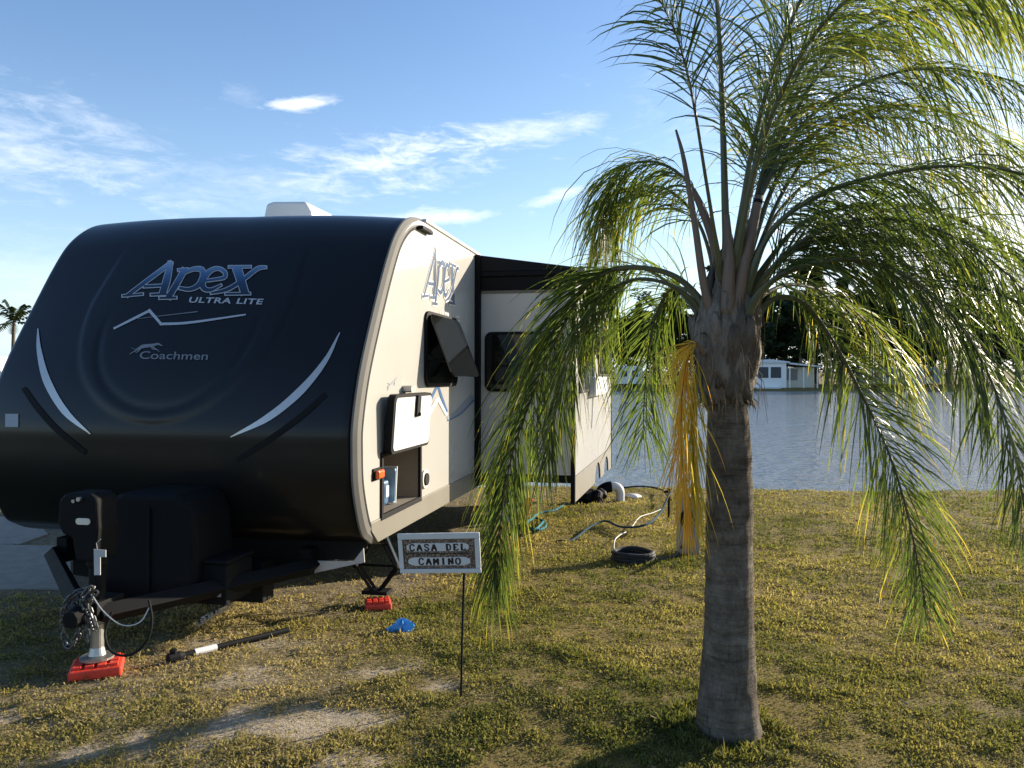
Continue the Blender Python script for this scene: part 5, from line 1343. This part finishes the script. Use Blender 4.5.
# motorhome and caravans half hidden under the trees on the right and left of the trunk
def caravan(px0, px1, Y, H, label, col):
    a = far(px0, Y); b = far(px1, Y); L_ = b.x - a.x
    t = thing('caravan', label, 'caravan', a, 'caravans parked on the far shore'); m = mat('caravan skin ' + str(round(col[0], 2)), col, .4, var=.05)
    mb = MB(); mb.prism([(0, .5), (L_, .5), (L_ + .1, 1.4), (L_, H - .15), (L_ - .3, H), (.3, H), (0, H - .2), (-.1, 1.4)], lambda p, q, d: (p, d, q), 0, 2.4); mb.build('body', m, t, bevel=.05)
    for k in range(2):
        x0 = L_ * (.14 + .45 * k); mb = MB(); mb.box2((x0, -.03, H * .52), (x0 + L_ * .24, -.002, H * .80)); mb.build('window', screenm, t, bevel=.01)
    for k in (.3, .7):
        mb = MB(); mb.lathe([(.02, -.1), (.34, -.1), (.34, .1), (.02, .1)], n=16); mb.v = [(L_ * k + p[0], .15 + p[2], .34 + p[1]) for p in mb.v]; mb.build('wheel', rubber, t)
    return t
caravan(868, 898, 98, 2.5, 'grey caravan parked on the far shore, left of its lighter neighbour', (.20, .205, .21))
caravan(904, 940, 100, 2.6, 'lighter grey caravan parked furthest right on the far shore', (.30, .29, .27))
caravan(618, 642, 97, 2.7, 'white caravan on the far shore between the trailer and the palm trunk', (.74, .74, .74))
# left: neighbour's white trailer, bush and coconut palm
na = far(-160, 22)
nb = thing('travel_trailer', 'plain white trailer of the neighbouring plot at the left edge', 'travel trailer', na)
L_ = (6 - (-160)) / F * 22
mb = MB(); mb.prism([(0, .5), (L_ - .15, .5), (L_, .9), (L_ - .05, 2.0), (L_ - .45, 2.55), (0, 2.6)], lambda p, q, d: (p, d, q), 0, 2.4); mb.build('body', whitepl, nb, bevel=.04)
mb = MB(); mb.box2((L_ - .9, -.02, 1.55), (L_ - .22, -.002, 2.0)); mb.build('window', screenm, nb, bevel=.01)
mb = MB(); mb.box2((0, -.012, 1.18), (L_ - .1, -.002, 1.26)); mb.build('stripe', greyv, nb)
for k in (.35, .55):
    mb = MB(); mb.lathe([(.02, -.1), (.34, -.1), (.34, .1), (.02, .1)], n=16); mb.v = [(L_ * k + p[0], .15 + p[2], .34 + p[1]) for p in mb.v]; mb.build('wheel', rubber, nb)
def bush(px, Y, r, label):
    p = far(px, Y); rg2 = random.Random(int(px) + 500); o_ = thing('bush', label, 'bush', p)
    mb = MB()
    for i in range(9): leafcloud(mb, (rg2.uniform(-r, r) * .8, rg2.uniform(-r, r) * .6, r * rg2.uniform(.5, 1.9)), (r * .7, r * .6, r * .55), 120, .16, rg2, rg2.uniform(.2, .7))
    mb.build('foliage', farleaf, o_, tint=True)
    mb = MB()
    for i in range(5): mb.tube([(0, 0, -.1), (rg2.uniform(-.3, .3) * r, rg2.uniform(-.3, .3) * r, r), (rg2.uniform(-.8, .8) * r, rg2.uniform(-.6, .6) * r, r * 1.8)], [.05, .03, .012], 5)
    mb.build('stem', treebark, o_)
bush(12, 44, 1.25, 'round dark bush behind the neighbouring trailer at the left edge')
# distant coconut palm
cp = far(14, 48); coco = thing('palm_tree', 'small far coconut palm rising behind the neighbouring trailer at the left', 'palm tree', cp)
topz = W(14, 322, 48).z - cp.z
mb = MB(); mb.tube(cat_rom([(-.25, 0, -.2), (-.1, 0, topz * .5), (0, 0, topz)], 8), [.17, .14, .13, .12, .11, .1, .1, .09], 8); mb.build('trunk', treebark, coco)
rg2 = random.Random(8)
for i in range(17):
    a = i * 2.4; e_ = R(rg2.uniform(-25, 78)); Ln = rg2.uniform(1.5, 2.0)
    d = Vector((math.cos(a), math.sin(a), 0)); dr_ = d * math.cos(e_) + Vector((0, 0, math.sin(e_))); o0 = Vector((0, 0, topz))
    pts = cat_rom([o0, o0 + dr_ * Ln * .45, o0 + dr_ * Ln * .8 - Vector((0, 0, .10 * Ln)), o0 + dr_ * Ln - Vector((0, 0, .30 * Ln))], 14)
    mb = MB(); mb.mi = 0; mb.tube(pts, .02, 4, cap=False); s = d.cross(Vector((0, 0, 1)))
    for j in range(1, 14):
        for sg_ in (-1, 1):
            l = .42 * math.sin(math.pi * min(1, j / 13 + .12)) + .08; T_ = (pts[j] - pts[j - 1]).normalized(); e = pts[j] + s * sg_ * l * .7 + T_ * l * .5 + Vector((0, 0, -l * .45))
            mb.tint = rg2.uniform(.0, .4); mb.face([mb.vert(pts[j]), mb.vert(pts[j] + T_ * .16), mb.vert(e)])
    mb.build('frond', farleaf, coco, tint=True)

# ------------------------------------------------------------------ grass
def build_grass():
    rs = np.random.RandomState(7); N = 1150000
    u = rs.rand(N); y0, y1 = 2.3, 14.2
    Y = 1.0 / (1 / y0 - u * (1 / y0 - 1 / y1)); X = (rs.rand(N) * 2 - 1) * (.76 * Y + 2.0)
    keep = lake(X, Y) < .35
    dens = 1 - .86 * np.clip(sand(X, Y) * 1.5, 0, 1); dens = dens * (1 - .62 * bare(X, Y))
    patch = vn.fbm(X * 2.2, Y * 2.2, 3); fine = vn2.fbm(X * 9, Y * 9, 3)
    dens = dens * np.clip((patch - .32) * 1.8 + (fine - .44) * 2.2 + .52, .22, 1)
    under = (X < -.95 + (Y - 5.2) * .2) & (Y > 5.9); dens = np.where(under, dens * .25, dens)
    trunkm = np.hypot(X - PB.x, Y - PB.y) < .135
    slabm = (X < -3.3) & (X > -9) & (((Y > 6.0) & (Y < 8.05)) | ((Y > 8.2) & (Y < 9.9))) & (X < -3.38 - .09 * (Y - 6))
    keep &= (rs.rand(N) < dens) & ~trunkm & ~slabm
    X, Y, fine, patch = X[keep], Y[keep], fine[keep], patch[keep]; n = len(X)
    Z = gz(X, Y) - .004
    far_ = np.clip(Y / 4.0, .75, 3.2)
    ln = (.62 + .95 * np.clip((fine - .35) * 2.2, 0, 1)) * (.011 + .016 * rs.rand(n) ** 2 + .010 * np.clip(patch - .5, 0, .3) * 3) * far_ ** .55
    tall = rs.rand(n) < .02; ln = np.where(tall, ln * 1.9, ln); ln = ln * np.where(np.hypot(X - PB.x, Y - PB.y) < .30, 2.4, 1.0)
    wd = (.0029 + .0032 * rs.rand(n)) * far_ ** .7; wd = np.where(tall, wd * .55, wd)
    a = rs.rand(n) * 2 * np.pi; el = .25 + 1.0 * rs.rand(n); el = np.where(tall, 1.2 + .3 * rs.rand(n), el)
    d = np.stack([np.cos(a) * np.cos(el), np.sin(a) * np.cos(el), np.sin(el)], -1)
    b = a + np.pi / 2 + (rs.rand(n) - .5); s = np.stack([np.cos(b), np.sin(b), (rs.rand(n) - .5) * .8], -1)
    base = np.stack([X, Y, Z + np.where(tall, 0, .012 * rs.rand(n))], -1)
    mid = base + d * (ln * .5)[:, None]
    tipv = base + d * ln[:, None]; tipv[:, 2] -= ln * .18
    V = np.stack([base, mid + s * wd[:, None], tipv, mid - s * wd[:, None]], 1).reshape(-1, 3)
    me = bpy.data.meshes.new('grass'); me.vertices.add(4 * n); me.vertices.foreach_set('co', V.astype(np.float32).ravel())
    me.loops.add(4 * n); me.loops.foreach_set('vertex_index', np.arange(4 * n, dtype=np.int32))
    me.polygons.add(n); me.polygons.foreach_set('loop_start', np.arange(0, 4 * n, 4, dtype=np.int32)); me.update(calc_edges=True)
    dry = vn2.fbm(X * 1.1 + 9, Y * 1.1, 3)
    tint = np.clip(.40 + (dry - .5) * 1.3 + (rs.rand(n) - .5) * .6 + .35 * bare(X, Y) * .8, 0, 1)
    at = me.attributes.new('tint', 'FLOAT', 'POINT'); at.data.foreach_set('value', np.repeat(tint, 4).astype(np.float32))
    me.materials.append(leaf_mat('grass blade', [(0, (.078, .090, .027)), (.35, (.172, .158, .052)), (.65, (.275, .218, .092)), (1, (.40, .31, .165))], .34, .8))
    o = bpy.data.objects.new('grass', me); COL.objects.link(o); o['kind'] = 'stuff'; o['label'] = 'short patchy lawn grass and weeds'; o['category'] = 'grass'
build_grass()
# dry leaf litter and twigs in the worn area
def litter():
    rg2 = random.Random(31); mb = MB()
    for i in range(420):
        Y = rg2.uniform(2.7, 7.5); X = rg2.uniform(-.72 * Y, .72 * Y); z = float(gz(X, Y)) + .012; a = rg2.uniform(0, 6.28); l = rg2.uniform(.012, .04)
        d = Vector((math.cos(a), math.sin(a), rg2.uniform(-.2, .5))); s_ = Vector((-math.sin(a), math.cos(a), rg2.uniform(-.4, .4))) * l * rg2.uniform(.15, .45); p = Vector((X, Y, z))
        mb.tint = rg2.random(); mb.face([mb.vert(p), mb.vert(p + d * l * .5 + s_), mb.vert(p + d * l), mb.vert(p + d * l * .5 - s_)])
    o = mb.build('leaf_litter', leaf_mat('dry leaf', [(0, (.10, .065, .03)), (.6, (.27, .20, .11)), (1, (.45, .38, .26))], .2, .7), None, tint=True); o['kind'] = 'stuff'; o['label'] = 'scattered dry leaf litter'; o['category'] = 'leaf litter'
litter()
